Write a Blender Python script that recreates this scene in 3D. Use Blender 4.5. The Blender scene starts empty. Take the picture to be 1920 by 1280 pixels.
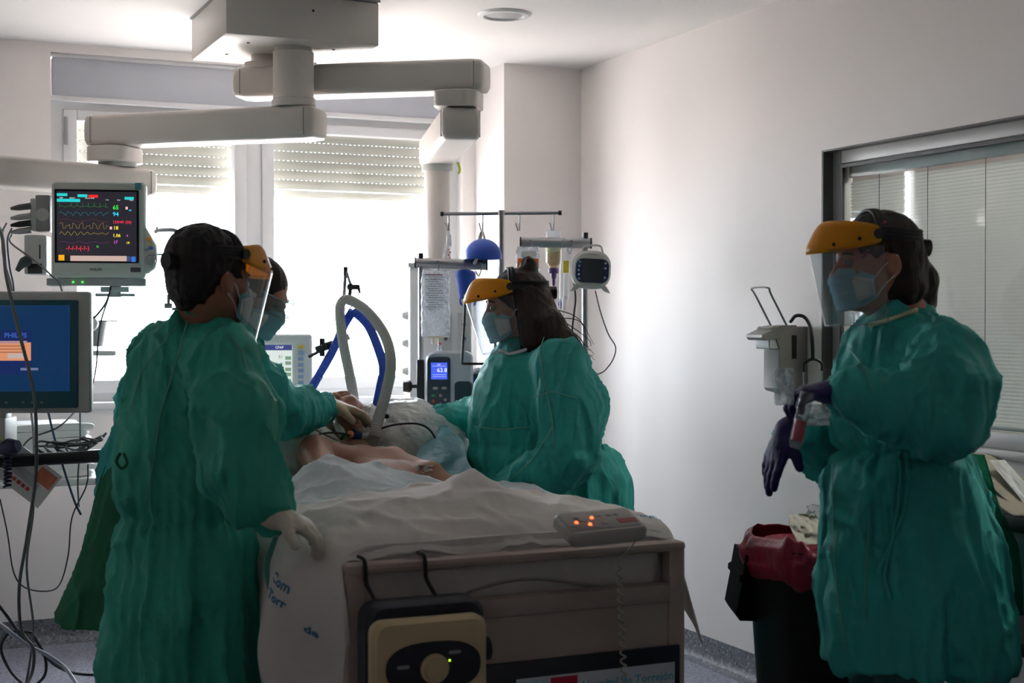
import bpy, bmesh, math, random
import numpy as np
from mathutils import Vector, Matrix
random.seed(7); np.random.seed(7)
SC = bpy.context.scene
COL = SC.collection
PI = math.pi
# ---------------------------------------------------------------- camera
# World axes follow the room: +x along the window wall to the right, +y towards the window wall.
FPX, HOR = 2700.0, 604.0
CAM = Vector((-3.149, -6.158, 1.39)); YAW = -math.atan2(.412, .911)
PITCH = math.atan2(640 - HOR, FPX)
cd = bpy.data.cameras.new('camera'); cam = bpy.data.objects.new('camera', cd); COL.objects.link(cam)
cd.sensor_width = 36; cd.lens = FPX * 36 / 1920; cd.clip_start = .05
cam.location = CAM; cam.rotation_euler = (PI/2 - PITCH, 0, YAW); SC.camera = cam
cd.dof.use_dof = True; cd.dof.focus_distance = 5.0; cd.dof.aperture_fstop = 4.0
# ---------------------------------------------------------------- daylight and exposure
W = bpy.data.worlds.new('daylight'); SC.world = W; W.use_nodes = True
wb = W.node_tree.nodes['Background']; wb.inputs[0].default_value = (.86, .92, 1.0, 1); wb.inputs[1].default_value = 20.0
pl = bpy.data.lights.new('window_portal', 'AREA'); pl.shape = 'RECTANGLE'; pl.size = 2.1; pl.size_y = 1.6
pl.cycles.is_portal = True
po = bpy.data.objects.new('window_portal', pl); COL.objects.link(po)
po.location = (-1.4, .62, 1.75); po.rotation_euler = (-PI/2, 0, 0)
sl = bpy.data.lights.new('sun', 'SUN'); sl.energy = 135; sl.angle = .01; so = bpy.data.objects.new('sun', sl); COL.objects.link(so)
so.location = (-1, -4, 8); so.rotation_euler = (math.radians(32), 0, math.radians(14))   # high sun behind the building, falls on the bounce slab added outside
vs = SC.view_settings; vs.view_transform = 'Standard'; vs.look = 'None'; vs.gamma = 1; vs.use_curve_mapping = False
vs.exposure = 0.17
# ---------------------------------------------------------------- helpers
CF = Vector((.412, .911, 0)).normalized(); CR = Vector((CF.y, -CF.x, 0)); CU = Vector((0, 0, 1))
def at(u, v, Y):
    "room point seen at photograph position (u, v) at horizontal distance Y from the camera"
    cp, sp = math.cos(PITCH), math.sin(PITCH)
    f = cp + (640 - v) / FPX * sp; z = -sp + (640 - v) / FPX * cp
    k = Y / f
    return CAM + CF * Y + CR * ((u - 960) / FPX * k) + CU * (z * k)
def fr(loc, rz=0, rx=0, ry=0):
    return Matrix.Translation(loc) @ Matrix.Rotation(rz, 4, 'Z') @ Matrix.Rotation(rx, 4, 'X') @ Matrix.Rotation(ry, 4, 'Y')
def axes(loc, x, y, z):
    m = Matrix.Identity(4)
    for i, a in enumerate((x, y, z)):
        for j in range(3): m[j][i] = a[j]
    m.translation = loc; return m
def catmull(pts, n=6):
    P = [Vector(p) for p in pts]
    if len(P) < 3: return P
    P = [P[0]*2 - P[1]] + P + [P[-1]*2 - P[-2]]; out = []
    for i in range(1, len(P) - 2):
        a, b, c, d = P[i-1:i+3]
        for k in range(n):
            t = k / n
            out.append(.5*((2*b) + (c-a)*t + (2*a-5*b+4*c-d)*t*t + (3*b-a-3*c+d)*t**3))
    out.append(P[-2]); return out
class MB:
    def __init__(s): s.v = []; s.f = []
    def add(s, V, F, M=None):
        o = len(s.v)
        s.v += [tuple(M @ Vector(p)) if M is not None else tuple(p) for p in V]
        s.f += [tuple(i + o for i in f) for f in F]; return s
    def box(s, c, d, M=None, b=0):
        c = Vector(c); h = [x/2 for x in d]
        if b <= 0:
            V = [(c.x+i*h[0], c.y+j*h[1], c.z+k*h[2]) for i in (-1,1) for j in (-1,1) for k in (-1,1)]
            return s.add(V, [(0,1,3,2),(4,6,7,5),(0,4,5,1),(2,3,7,6),(0,2,6,4),(1,5,7,3)], M)
        bm = bmesh.new(); bmesh.ops.create_cube(bm, size=1)
        for v in bm.verts: v.co = Vector((v.co.x*d[0], v.co.y*d[1], v.co.z*d[2])) + c
        bmesh.ops.bevel(bm, geom=bm.edges[:], offset=min(b, min(h)*.95), segments=2, profile=.5, affect='EDGES')
        return s.bm(bm, M)
    def bm(s, bm, M=None):
        bm.verts.index_update()
        s.add([v.co[:] for v in bm.verts], [[v.index for v in f.verts] for f in bm.faces], M); bm.free(); return s
    def tube(s, pts, r, n=8, M=None, sm=0, cap=True):
        P = catmull(pts, sm) if sm else [Vector(p) for p in pts]
        m = len(P); R = r if isinstance(r, (list, tuple)) else [r]*m
        if len(R) != m: R = list(np.interp(np.linspace(0, 1, m), np.linspace(0, 1, len(R)), R))
        V = []; F = []; prev = None
        for i, p in enumerate(P):
            t = (P[min(i+1, m-1)] - P[max(i-1, 0)]).normalized()
            if prev is None: x = t.orthogonal().normalized()
            else:
                x = prev - t*prev.dot(t); x = x.normalized() if x.length > 1e-6 else t.orthogonal().normalized()
            prev = x; y = t.cross(x)
            V += [p + (x*math.cos(2*PI*k/n) + y*math.sin(2*PI*k/n))*R[i] for k in range(n)]
        for i in range(m-1):
            for k in range(n):
                a = i*n+k; b = i*n+(k+1) % n; F.append((a, b, b+n, a+n))
        if cap: F.append(tuple(range(n-1, -1, -1))); F.append(tuple(range((m-1)*n, m*n)))
        return s.add(V, F, M)
    def cyl(s, a, b, r, r2=None, n=20, M=None):
        return s.tube([a, b], [r, r if r2 is None else r2], n, M)
    def lathe(s, prof, n=24, M=None):
        V = []; F = []; m = len(prof)
        for r, z in prof: V += [(r*math.cos(2*PI*k/n), r*math.sin(2*PI*k/n), z) for k in range(n)]
        for i in range(m-1):
            for k in range(n):
                a = i*n+k; b = i*n+(k+1) % n; F.append((a, b, b+n, a+n))
        F.append(tuple(range(n-1, -1, -1))); F.append(tuple(range((m-1)*n, m*n)))
        return s.add(V, F, M)
    def prism(s, pts, y0, y1, M=None, ch=0):
        "outline in local x,z, extruded along local y, front edge chamfered"
        n = len(pts); cx = sum(p[0] for p in pts)/n; cz = sum(p[1] for p in pts)/n
        L = []
        def ring(y, ins):
            for x, z in pts:
                d = math.hypot(x-cx, z-cz) or 1; L.append((x-(x-cx)/d*ins, y, z-(z-cz)/d*ins))
        if ch: ring(y0, ch); ring(y0+ch, 0); ring(y1-ch, 0); ring(y1, ch); m = 4
        else: ring(y0, 0); ring(y1, 0); m = 2
        F = []
        for i in range(m-1):
            for k in range(n):
                a = i*n+k; b = i*n+(k+1) % n; F.append((a, b, b+n, a+n))
        F.append(tuple(range(n-1, -1, -1))); F.append(tuple(range((m-1)*n, m*n)))
        return s.add(L, F, M)
    def rbox(s, c, w, h, d, r, M=None, ch=.004):
        "rounded-rectangle housing, width x, height z, depth y, front at local -y"
        return s.prism([(c[0]+x, c[2]+z) for x, z in rrect(w, h, r)], c[1]-d/2, c[1]+d/2, M, ch)
    def ball(s, c, r, n=14, M=None):
        r = r if isinstance(r, (tuple, list)) else (r, r, r); V = []; F = []; m = n//2+1
        for i in range(m):
            a = PI*(i+.02)/(m-1+.04)
            V += [(c[0]+r[0]*math.sin(a)*math.cos(2*PI*k/n), c[1]+r[1]*math.sin(a)*math.sin(2*PI*k/n), c[2]-r[2]*math.cos(a)) for k in range(n)]
        for i in range(m-1):
            for k in range(n):
                a = i*n+k; b = i*n+(k+1) % n; F.append((a, b, b+n, a+n))
        F.append(tuple(range(n-1, -1, -1))); F.append(tuple(range((m-1)*n, m*n)))
        return s.add(V, F, M)
    def grid(s, nu, nv, fn, M=None, closed=False):
        V = [fn(i/(nu-1) if not closed else i/nu, j/(nv-1)) for j in range(nv) for i in range(nu)]
        F = []
        for j in range(nv-1):
            for i in range(nu if closed else nu-1):
                a = j*nu+i; b = j*nu+(i+1) % nu; F.append((a, b, b+nu, a+nu))
        return s.add(V, F, M)
def rrect(w, h, r, n=5):
    r = min(r, w/2-1e-4, h/2-1e-4); out = []
    for cx, cz, a0 in ((w/2-r, h/2-r, 0), (-w/2+r, h/2-r, PI/2), (-w/2+r, -h/2+r, PI), (w/2-r, -h/2+r, 1.5*PI)):
        out += [(cx+r*math.cos(a0+PI/2*k/n), cz+r*math.sin(a0+PI/2*k/n)) for k in range(n+1)]
    return out
WLOC = {}
def link(o, parent, loc):
    COL.objects.link(o)
    if parent is not None:
        o.parent = parent; o.location = Vector(loc) - WLOC[parent.name]
    else: o.location = loc
    WLOC[o.name] = Vector(loc); return o
def mesh_of(V, F, mat, org, smooth=40):
    me = bpy.data.meshes.new('m')
    V = np.asarray(V, float).reshape(-1, 3) - np.array(org)
    if isinstance(F, np.ndarray): F = F.tolist()
    me.from_pydata(V.tolist(), [], F); me.materials.append(mat)
    if smooth is not None:
        me.shade_smooth()
        if smooth < 180: me.set_sharp_from_angle(angle=math.radians(smooth))
    me.update(); return me
def obj(name, mb, mat, parent=None, smooth=40, label=None, cat=None, group=None, kind=None, solid=0):
    V = np.asarray(mb.v if isinstance(mb, MB) else mb[0], float); F = mb.f if isinstance(mb, MB) else mb[1]
    if parent is not None: org = WLOC[parent.name]
    else: lo = V.min(0); hi = V.max(0); org = Vector(((lo[0]+hi[0])/2, (lo[1]+hi[1])/2, lo[2]))
    me = mesh_of(V, F, mat, org, smooth); me.name = name
    o = link(bpy.data.objects.new(name, me), parent, org)
    if solid:
        m = o.modifiers.new('solid', 'SOLIDIFY'); m.thickness = solid; m.offset = 0
    tag(o, label, cat, group, kind); return o
def tag(o, label=None, cat=None, group=None, kind=None):
    if label: o['label'] = label
    if cat: o['category'] = cat
    if group: o['group'] = group
    if kind: o['kind'] = kind
    return o
def thing(name, label, cat, loc, group=None):
    o = bpy.data.objects.new(name, None); o.empty_display_size = .05
    link(o, None, Vector(loc)); return tag(o, label, cat, group)
def struct(name, mb, mat, parent=None, smooth=None, **k):
    return obj(name, mb, mat, parent, smooth, kind='structure' if parent is None else None, **k)
# ---------------------------------------------------------------- materials
MATS = {}
def srgb(r, g, b):
    f = lambda c: (c/255/12.92) if c/255 <= .04045 else ((c/255+.055)/1.055)**2.4
    return (f(r), f(g), f(b), 1)
def nn(nt, t, **k):
    n = nt.nodes.new(t)
    for a, b in k.items(): setattr(n, a, b)
    return n
def mat(name, col, rough=.5, metal=0, var=.06, scale=6, bump=0, bscale=60, coat=0, emit=None, es=1, trans=None, sheen=0, stretch=None, spec=.5):
    if name in MATS: return MATS[name]
    m = bpy.data.materials.new(name); m.use_nodes = True; nt = m.node_tree; L = nt.links.new
    p = nt.nodes['Principled BSDF']; out = nt.nodes['Material Output']
    tc = nn(nt, 'ShaderNodeTexCoord'); vec = tc.outputs['Object']
    if stretch:
        mp = nn(nt, 'ShaderNodeMapping'); mp.inputs['Scale'].default_value = stretch; L(vec, mp.inputs[0]); vec = mp.outputs[0]
    c = srgb(*col)
    nz = nn(nt, 'ShaderNodeTexNoise'); nz.inputs['Scale'].default_value = scale; nz.inputs['Detail'].default_value = 4; L(vec, nz.inputs['Vector'])
    rp = nn(nt, 'ShaderNodeValToRGB'); rp.color_ramp.elements[0].position = .3; rp.color_ramp.elements[1].position = .7
    rp.color_ramp.elements[0].color = tuple(x*(1-var) for x in c[:3]) + (1,)
    rp.color_ramp.elements[1].color = tuple(min(1, x*(1+var)) for x in c[:3]) + (1,)
    L(nz.outputs[0], rp.inputs[0]); L(rp.outputs[0], p.inputs['Base Color'])
    p.inputs['Roughness'].default_value = rough; p.inputs['Metallic'].default_value = metal
    p.inputs['Coat Weight'].default_value = coat; p.inputs['Sheen Weight'].default_value = sheen
    p.inputs['Specular IOR Level'].default_value = spec
    if bump:
        n2 = nn(nt, 'ShaderNodeTexNoise'); n2.inputs['Scale'].default_value = bscale; n2.inputs['Detail'].default_value = 6; L(vec, n2.inputs['Vector'])
        bp = nn(nt, 'ShaderNodeBump'); bp.inputs['Strength'].default_value = bump; bp.inputs['Distance'].default_value = .01
        L(n2.outputs[0], bp.inputs['Height']); L(bp.outputs[0], p.inputs['Normal'])
    if emit:
        p.inputs['Emission Color'].default_value = srgb(*emit); p.inputs['Emission Strength'].default_value = es
    if trans:   # thin cloth or plastic film that lets light through
        tl = nn(nt, 'ShaderNodeBsdfTranslucent'); L(rp.outputs[0], tl.inputs[0])
        mx = nn(nt, 'ShaderNodeMixShader'); mx.inputs[0].default_value = trans
        L(p.outputs[0], mx.inputs[1]); L(tl.outputs[0], mx.inputs[2]); L(mx.outputs[0], out.inputs[0])
    MATS[name] = m; return m
def crumple(m, sc=(9, 9, 4.5), dist=.03, strength=.8):
    "angular creases of stiff nonwoven cloth or film: bump from distorted cell edges and folds"
    nt = m.node_tree; L = nt.links.new; p = nt.nodes['Principled BSDF']
    tc = nn(nt, 'ShaderNodeTexCoord'); mp = nn(nt, 'ShaderNodeMapping'); mp.inputs['Scale'].default_value = sc; mp.inputs['Rotation'].default_value = (.25, .35, 0); L(tc.outputs['Object'], mp.inputs[0])
    nz = nn(nt, 'ShaderNodeTexNoise'); nz.inputs['Scale'].default_value = 1.2; L(mp.outputs[0], nz.inputs['Vector'])
    ad = nn(nt, 'ShaderNodeMix', data_type='RGBA', blend_type='LINEAR_LIGHT'); ad.inputs[0].default_value = .35; L(mp.outputs[0], ad.inputs[6]); L(nz.outputs['Color'], ad.inputs[7])
    hs = []
    for k, w in ((1, 1.0), (2.7, .35)):
        v = nn(nt, 'ShaderNodeTexVoronoi', feature='SMOOTH_F1'); v.inputs['Scale'].default_value = k; v.inputs['Smoothness'].default_value = .25; L(ad.outputs[2], v.inputs['Vector'])
        mu = nn(nt, 'ShaderNodeMath', operation='MULTIPLY'); mu.inputs[1].default_value = w; L(v.outputs['Distance'], mu.inputs[0]); hs.append(mu.outputs[0])
    a = nn(nt, 'ShaderNodeMath', operation='ADD'); L(hs[0], a.inputs[0]); L(hs[1], a.inputs[1])
    b = nn(nt, 'ShaderNodeBump'); b.inputs['Strength'].default_value = strength; b.inputs['Distance'].default_value = dist; L(a.outputs[0], b.inputs['Height']); L(b.outputs[0], p.inputs['Normal'])
    return m
def clear(name, col=(255, 255, 255), refl=.9, rough=.02, haze=0, hcol=(230, 235, 238)):
    "thin transparent sheet: see-through, Fresnel gloss and optional milky haze"
    if name in MATS: return MATS[name]
    m = bpy.data.materials.new(name); m.use_nodes = True; nt = m.node_tree; L = nt.links.new
    nt.nodes.remove(nt.nodes['Principled BSDF']); out = nt.nodes['Material Output']
    tr = nn(nt, 'ShaderNodeBsdfTransparent'); tr.inputs[0].default_value = srgb(*col)
    gl = nn(nt, 'ShaderNodeBsdfGlossy'); gl.inputs['Roughness'].default_value = rough
    ge = nn(nt, 'ShaderNodeNewGeometry'); dp = nn(nt, 'ShaderNodeVectorMath', operation='DOT_PRODUCT')
    L(ge.outputs['Normal'], dp.inputs[0]); L(ge.outputs['Incoming'], dp.inputs[1])
    prev = dp.outputs['Value']
    for op, a, b in (('ABSOLUTE', None, None), ('SUBTRACT', 1.0, None), ('POWER', None, 5.0), ('MULTIPLY_ADD', None, .92*refl)):   # Schlick reflectance of thin plastic or glass
        mu = nn(nt, 'ShaderNodeMath', operation=op)
        if a is not None: mu.inputs[0].default_value = a; L(prev, mu.inputs[1])
        else:
            L(prev, mu.inputs[0])
            if b is not None: mu.inputs[1].default_value = b
        prev = mu.outputs[0]
    mu.inputs[2].default_value = .05*refl
    base = tr.outputs[0]
    if haze:
        df = nn(nt, 'ShaderNodeBsdfDiffuse'); df.inputs[0].default_value = srgb(*hcol)
        tl = nn(nt, 'ShaderNodeBsdfTranslucent'); tl.inputs[0].default_value = srgb(*hcol)
        m0 = nn(nt, 'ShaderNodeMixShader'); L(df.outputs[0], m0.inputs[1]); L(tl.outputs[0], m0.inputs[2])
        nz = nn(nt, 'ShaderNodeTexNoise'); nz.inputs['Scale'].default_value = 25
        m2 = nn(nt, 'ShaderNodeMath', operation='MULTIPLY'); m2.inputs[1].default_value = haze*2; L(nz.outputs[0], m2.inputs[0])
        m1 = nn(nt, 'ShaderNodeMixShader'); L(m2.outputs[0], m1.inputs[0]); L(base, m1.inputs[1]); L(m0.outputs[0], m1.inputs[2]); base = m1.outputs[0]
    mx = nn(nt, 'ShaderNodeMixShader'); L(mu.outputs[0], mx.inputs[0]); L(base, mx.inputs[1]); L(gl.outputs[0], mx.inputs[2])
    L(mx.outputs[0], out.inputs[0]); MATS[name] = m; return m
def glow(name, col, s=1.0):
    "a lit display element"
    return mat(name, (5, 5, 5), .4, emit=col, es=s, var=0)
_T = {}
def text_mesh(body, size, M, bold=0):
    cu = bpy.data.curves.new('t', 'FONT'); cu.body = body; cu.size = size; cu.resolution_u = 2; cu.offset = bold; cu.align_x = 'CENTER'; cu.align_y = 'CENTER'
    o = bpy.data.objects.new('t', cu); COL.objects.link(o)
    me = bpy.data.meshes.new_from_object(o)
    b = MB(); b.add([(v.co.x, 0, v.co.y) for v in me.vertices], [list(p.vertices) for p in me.polygons], M)
    bpy.data.objects.remove(o); bpy.data.curves.remove(cu); bpy.data.meshes.remove(me)
    return b
# ---------------------------------------------------------------- signed-distance sculpting for bodies and cloth
class SDF:
    def __init__(s, lo, hi, res):
        s.res = res; s.lo = np.array(lo, float) - 3*res
        s.n = np.ceil((np.array(hi, float)+3*res-s.lo)/res).astype(int)+1
        s.F = np.full(s.n, 1.0, np.float32)
    def put(s, lo, hi, fn, k=.02, op='u'):
        m = k + 3*s.res
        a = np.clip(np.floor((np.array(lo)-m-s.lo)/s.res).astype(int), 0, s.n); b = np.clip(np.ceil((np.array(hi)+m-s.lo)/s.res).astype(int), 0, s.n)
        if (b <= a).any(): return s
        g = [(s.lo[i]+s.res*np.arange(a[i], b[i])).astype(np.float32) for i in range(3)]
        sl = tuple(slice(a[i], b[i]) for i in range(3))
        d = fn(g[0][:, None, None], g[1][None, :, None], g[2][None, None, :]); A = s.F[sl]
        if op == 'u':
            h = np.maximum(k-np.abs(A-d), 0)/k; s.F[sl] = np.minimum(A, d)-h*h*k*.25
        else:
            d = -d; h = np.maximum(k-np.abs(A-d), 0)/k; s.F[sl] = np.maximum(A, d)+h*h*k*.25
        return s
    def cone(s, a, b, ra, rb=None, k=.02, op='u', flat=None):
        "capsule with two radii; flat = (direction, factor) squashes it"
        rb = ra if rb is None else rb; a = np.array(a); b = np.array(b); ab = b-a; L = float(ab@ab)+1e-9; R = max(ra, rb)
        def fn(X, Y, Z):
            px, py, pz = X-a[0], Y-a[1], Z-a[2]
            t = np.clip((px*ab[0]+py*ab[1]+pz*ab[2])/L, 0, 1)
            qx, qy, qz = px-t*ab[0], py-t*ab[1], pz-t*ab[2]
            d2 = qx*qx+qy*qy+qz*qz
            if flat is not None:
                n = np.array(flat[0]); n = n/np.linalg.norm(n); c = qx*n[0]+qy*n[1]+qz*n[2]; d2 = d2+c*c*(1/flat[1]**2-1)
            return np.sqrt(d2)-(ra+(rb-ra)*t)
        return s.put(np.minimum(a, b)-R, np.maximum(a, b)+R, fn, k, op)
    def chain(s, P, R, k=.02, **q):
        for i in range(len(P)-1): s.cone(P[i], P[i+1], R[i], R[i+1], k, **q)
        return s
    def ell(s, c, r, M=None, k=.02, op='u'):
        c = np.array(c, float); r = np.array(r, float); Rm = np.eye(3)
        if M is not None: Rm = np.array(M.to_3x3()); c = np.array(M @ Vector(c))
        R = r.max(); I = Rm.T
        def fn(X, Y, Z):
            p = (X-c[0], Y-c[1], Z-c[2])
            q = [(I[i][0]*p[0]+I[i][1]*p[1]+I[i][2]*p[2]) for i in range(3)]
            k0 = np.sqrt((q[0]/r[0])**2+(q[1]/r[1])**2+(q[2]/r[2])**2)
            k1 = np.sqrt((q[0]/r[0]**2)**2+(q[1]/r[1]**2)**2+(q[2]/r[2]**2)**2)+1e-9
            return np.where(k0 < .05, -r.min(), k0*(k0-1)/k1)
        return s.put(c-R, c+R, fn, k, op)
    def loft(s, rows, k=.03, ax=CR, ay=CF, op='u', p=2.0):
        "stack of horizontal ellipses: rows of (centre, rx, ry), any order of height"
        rows = sorted(rows, key=lambda r: r[0][2])
        z = np.array([r[0][2] for r in rows]); C = np.array([r[0][:2] for r in rows]); RX = np.array([r[1] for r in rows]); RY = np.array([r[2] for r in rows])
        R = max(RX.max(), RY.max()); lo = np.append(C.min(0)-R, z[0]); hi = np.append(C.max(0)+R, z[-1])
        def fn(X, Y, Z):
            zz = Z[0, 0]; cx = np.interp(zz, z, C[:, 0]); cy = np.interp(zz, z, C[:, 1]); rx = np.interp(zz, z, RX); ry = np.interp(zz, z, RY)
            dx, dy = X-cx, Y-cy; q = (dx*ax.x+dy*ax.y); w = (dx*ay.x+dy*ay.y)
            e = (np.abs(q/rx)**p+np.abs(w/ry)**p)**(1/p)
            d = (e-1)*np.minimum(rx, ry)
            return np.maximum(d, np.maximum(z[0]-Z, Z-z[-1])).astype(np.float32)
        return s.put(lo, hi, fn, k, op)
    def mesh(s):
        F = s.F; S = F < 0; n = s.n
        cnt = np.zeros(n-1, np.int8)
        for i in (0, 1):
            for j in (0, 1):
                for k in (0, 1): cnt += S[i:n[0]-1+i, j:n[1]-1+j, k:n[2]-1+k]
        idx = np.argwhere((cnt > 0) & (cnt < 8)); m = len(idx)
        cid = np.full(n-1, -1, np.int32); cid[tuple(idx.T)] = np.arange(m)
        cor = np.array([(i, j, k) for i in (0, 1) for j in (0, 1) for k in (0, 1)])
        val = np.stack([F[tuple((idx+c).T)] for c in cor], 1)
        acc = np.zeros((m, 3)); num = np.zeros(m)
        for a in range(8):
            for b in range(a+1, 8):
                if np.abs(cor[a]-cor[b]).sum() != 1: continue
                va, vb = val[:, a], val[:, b]; mk = (va < 0) != (vb < 0)
                t = np.where(mk, va/np.where(mk, va-vb, 1), 0)
                acc += mk[:, None]*(cor[a]+t[:, None]*(cor[b]-cor[a])); num += mk
        V = s.lo+s.res*(idx+acc/num[:, None]); Q = []
        for ax in range(3):
            o = [0, 0, 0]; o[ax] = 1; b1, b2 = [(1, 2), (2, 0), (0, 1)][ax]
            e = np.argwhere(S[:n[0]-o[0], :n[1]-o[1], :n[2]-o[2]] != S[o[0]:, o[1]:, o[2]:])
            e = e[(e[:, b1] > 0) & (e[:, b2] > 0) & (e[:, b1] < n[b1]-1) & (e[:, b2] < n[b2]-1)]
            if not len(e): continue
            d1 = np.zeros(3, int); d1[b1] = 1; d2 = np.zeros(3, int); d2[b2] = 1
            q = np.stack([cid[tuple((e-d1-d2).T)], cid[tuple((e-d2).T)], cid[tuple(e.T)], cid[tuple((e-d1).T)]], 1)
            neg = S[tuple(e.T)]; q[~neg] = q[~neg][:, ::-1]; Q.append(q)
        return V, np.concatenate(Q)
def normals(V, F):
    N = np.zeros_like(V); q = V[F]; fn = np.cross(q[:, 2]-q[:, 0], q[:, 3]-q[:, 1])
    for i in range(4): np.add.at(N, F[:, i], fn)
    return N/(np.linalg.norm(N, axis=1, keepdims=True)+1e-12)
def vn(P, seed=0):
    "smooth value noise, -1..1"
    P = np.asarray(P, float); I = np.floor(P).astype(np.int64); f = P-I; f = f*f*(3-2*f); r = 0
    for i in (0, 1):
        for j in (0, 1):
            for k in (0, 1):
                h = ((I[:, 0]+i)*374761393+(I[:, 1]+j)*668265263+(I[:, 2]+k)*1274126177+seed*974711) & 0x7fffffff
                h = (h ^ (h >> 13))*1274126177 & 0x7fffffff; h = ((h ^ (h >> 16)) & 0xffff)/32768.0-1
                r = r+h*np.where(i, f[:, 0], 1-f[:, 0])*np.where(j, f[:, 1], 1-f[:, 1])*np.where(k, f[:, 2], 1-f[:, 2])
    return r
def relax(V, F, it=2, w=.5):
    for _ in range(it):
        A = np.zeros_like(V); c = np.zeros(len(V))
        for i in range(4):
            for j in (1, 3):
                np.add.at(A, F[:, i], V[F[:, (i+j) % 4]]); np.add.at(c, F[:, i], 1)
        V = V*(1-w)+w*A/c[:, None]
    return V
# ================================================================ the room
M_WALL = mat('wall_paint', (241, 234, 231), .55, var=.015, scale=2, bump=.03, bscale=180)
M_CEIL = mat('ceiling_paint', (243, 240, 237), .7, var=.01, scale=2)
M_WHITE = mat('white_lacquer', (225, 224, 222), .35, var=.02)
M_FRAME = mat('window_frame_pvc', (222, 221, 222), .35, var=.02)
M_GREYBLUE = mat('shutter_box_panel', (190, 192, 200), .5, var=.02)
M_BEIGE = mat('pendant_lacquer', (220, 212, 205), .35, var=.02)
M_SLAT = mat('shutter_slat', (176, 172, 160), .5, var=.04)
M_CHROME = mat('brushed_steel', (150, 150, 152), .3, 1.0, var=.05)
M_ALU = mat('anodised_aluminium', (165, 166, 168), .38, .9, var=.03)
M_BLACK = mat('black_plastic', (22, 22, 24), .45, var=.1)
M_DGREY = mat('dark_grey_plastic', (70, 70, 74), .5, var=.08)
M_GREY = mat('grey_plastic', (150, 150, 150), .45, var=.04)
M_LGREY = mat('light_grey_plastic', (196, 196, 192), .45, var=.03)
M_WPLAS = mat('white_plastic', (228, 229, 228), .4, var=.02)
def speckle(name, base, dark, lite, rough):
    m = mat(name, base, rough, var=.05, scale=3); nt = m.node_tree; L = nt.links.new
    tc = [n for n in nt.nodes if n.type == 'TEX_COORD'][0]; rp = [n for n in nt.nodes if n.type == 'VALTORGB'][0]; p = nt.nodes['Principled BSDF']
    col = rp.outputs[0]
    for c, sc, th in ((dark, 95, .62), (lite, 70, .64)):
        nz = nn(nt, 'ShaderNodeTexNoise'); nz.inputs['Scale'].default_value = sc; nz.inputs['Detail'].default_value = 1; L(tc.outputs['Object'], nz.inputs['Vector'])
        st = nn(nt, 'ShaderNodeMath', operation='GREATER_THAN'); st.inputs[1].default_value = th; L(nz.outputs[0], st.inputs[0])
        mx = nn(nt, 'ShaderNodeMix', data_type='RGBA'); L(st.outputs[0], mx.inputs[0]); L(col, mx.inputs[6]); mx.inputs[7].default_value = srgb(*c); col = mx.outputs[2]
    L(col, p.inputs['Base Color']); return m
M_FLOOR = speckle('speckled_vinyl', (152, 155, 170), (95, 96, 110), (190, 193, 205), .35)
M_BASE = speckle('speckled_vinyl_skirting', (112, 113, 120), (62, 62, 70), (150, 152, 160), .45)
M_GLASS = clear('window_glass', (250, 252, 252), .8)
M_GLASS2 = clear('interior_window_glass', (235, 240, 240), 1.0)
XL, XR, YB, YP, YR, CE = -3.8, 0.0, .35, 0.0, -6.95, 2.60
def rbx(x0, x1, y0, y1, z0, z1, mb=None, b=0):
    mb = mb or MB(); return mb.box(((x0+x1)/2, (y0+y1)/2, (z0+z1)/2), (x1-x0, y1-y0, z1-z0), None, b)
struct('floor', rbx(XL-.3, 2.4, YR-.3, .8, -.1, 0), M_FLOOR)
struct('ceiling', rbx(XL-.3, 2.4, YR-.3, .8, CE, CE+.1), M_CEIL)
WX0, WX1, WZ0, WZ1 = -2.395, -.47, 1.035, 2.56
m = rbx(XL-.2, WX0, YB, YB+.3, 0, CE); rbx(WX1, .3, YB, YB+.3, 0, CE, m); rbx(WX0, WX1, YB, YB+.3, 0, WZ0, m); rbx(WX0, WX1, YB, YB+.3, WZ1, CE, m)
struct('wall_back', m, M_WALL)
struct('wall_pillar', rbx(-.405, 0, YP, YB, 0, CE), M_WALL)
RY0, RY1, RZ0, RZ1 = -4.3, -1.896, 1.0, 2.006
m = rbx(0, .12, RY1, YB, 0, CE); rbx(0, .12, YR, RY0, 0, CE, m); rbx(0, .12, RY0, RY1, 0, RZ0, m); rbx(0, .12, RY0, RY1, RZ1, CE, m)
struct('wall_right', m, M_WALL)
struct('added_bounce_slab', rbx(-14, 12, .7, 16, .45, .6), mat('bounce_slab_pale', (222, 208, 200), .8, var=.05, scale=1))  # made-up slab outside the window, added to bounce sunlight onto the ceiling
struct('wall_left', rbx(XL-.15, XL, YR, YB, 0, CE), M_WALL)
struct('wall_rear', rbx(XL, .12, YR-.15, YR, 0, CE), M_WALL)
m = rbx(1.9, 2.0, YR, .6, 0, CE); rbx(.12, 2.0, .5, .6, 0, CE, m); rbx(.12, 2.0, YR-.1, YR, 0, CE, m)
struct('wall_corridor', m, M_WALL)
def cove(x0, y0, x1, y1, nx, ny):
    "coved vinyl skirting: outline swept along a wall, n = direction into the room"
    pr = [(0, .105), (.004, .105), (.006, .04), (.012, .018), (.03, .005), (.06, .001), (0, .001)]
    V = [(x+nx*a, y+ny*a, z) for x, y in ((x0, y0), (x1, y1)) for a, z in pr]; n = len(pr)
    b = MB(); b.add(V, [(i, (i+1) % n, n+(i+1) % n, n+i) for i in range(n)]+[tuple(range(n)), tuple(range(2*n-1, n-1, -1))]); return b
struct('baseboard_right', cove(0, YR, 0, YP, -1, 0), M_BASE, smooth=50)
struct('baseboard_back', cove(XL, YB, -.405, YB, 0, -1), M_BASE, smooth=50)
struct('baseboard_pillar', cove(-.405, YP, 0, YP, 0, -1), M_BASE, smooth=50)
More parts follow.
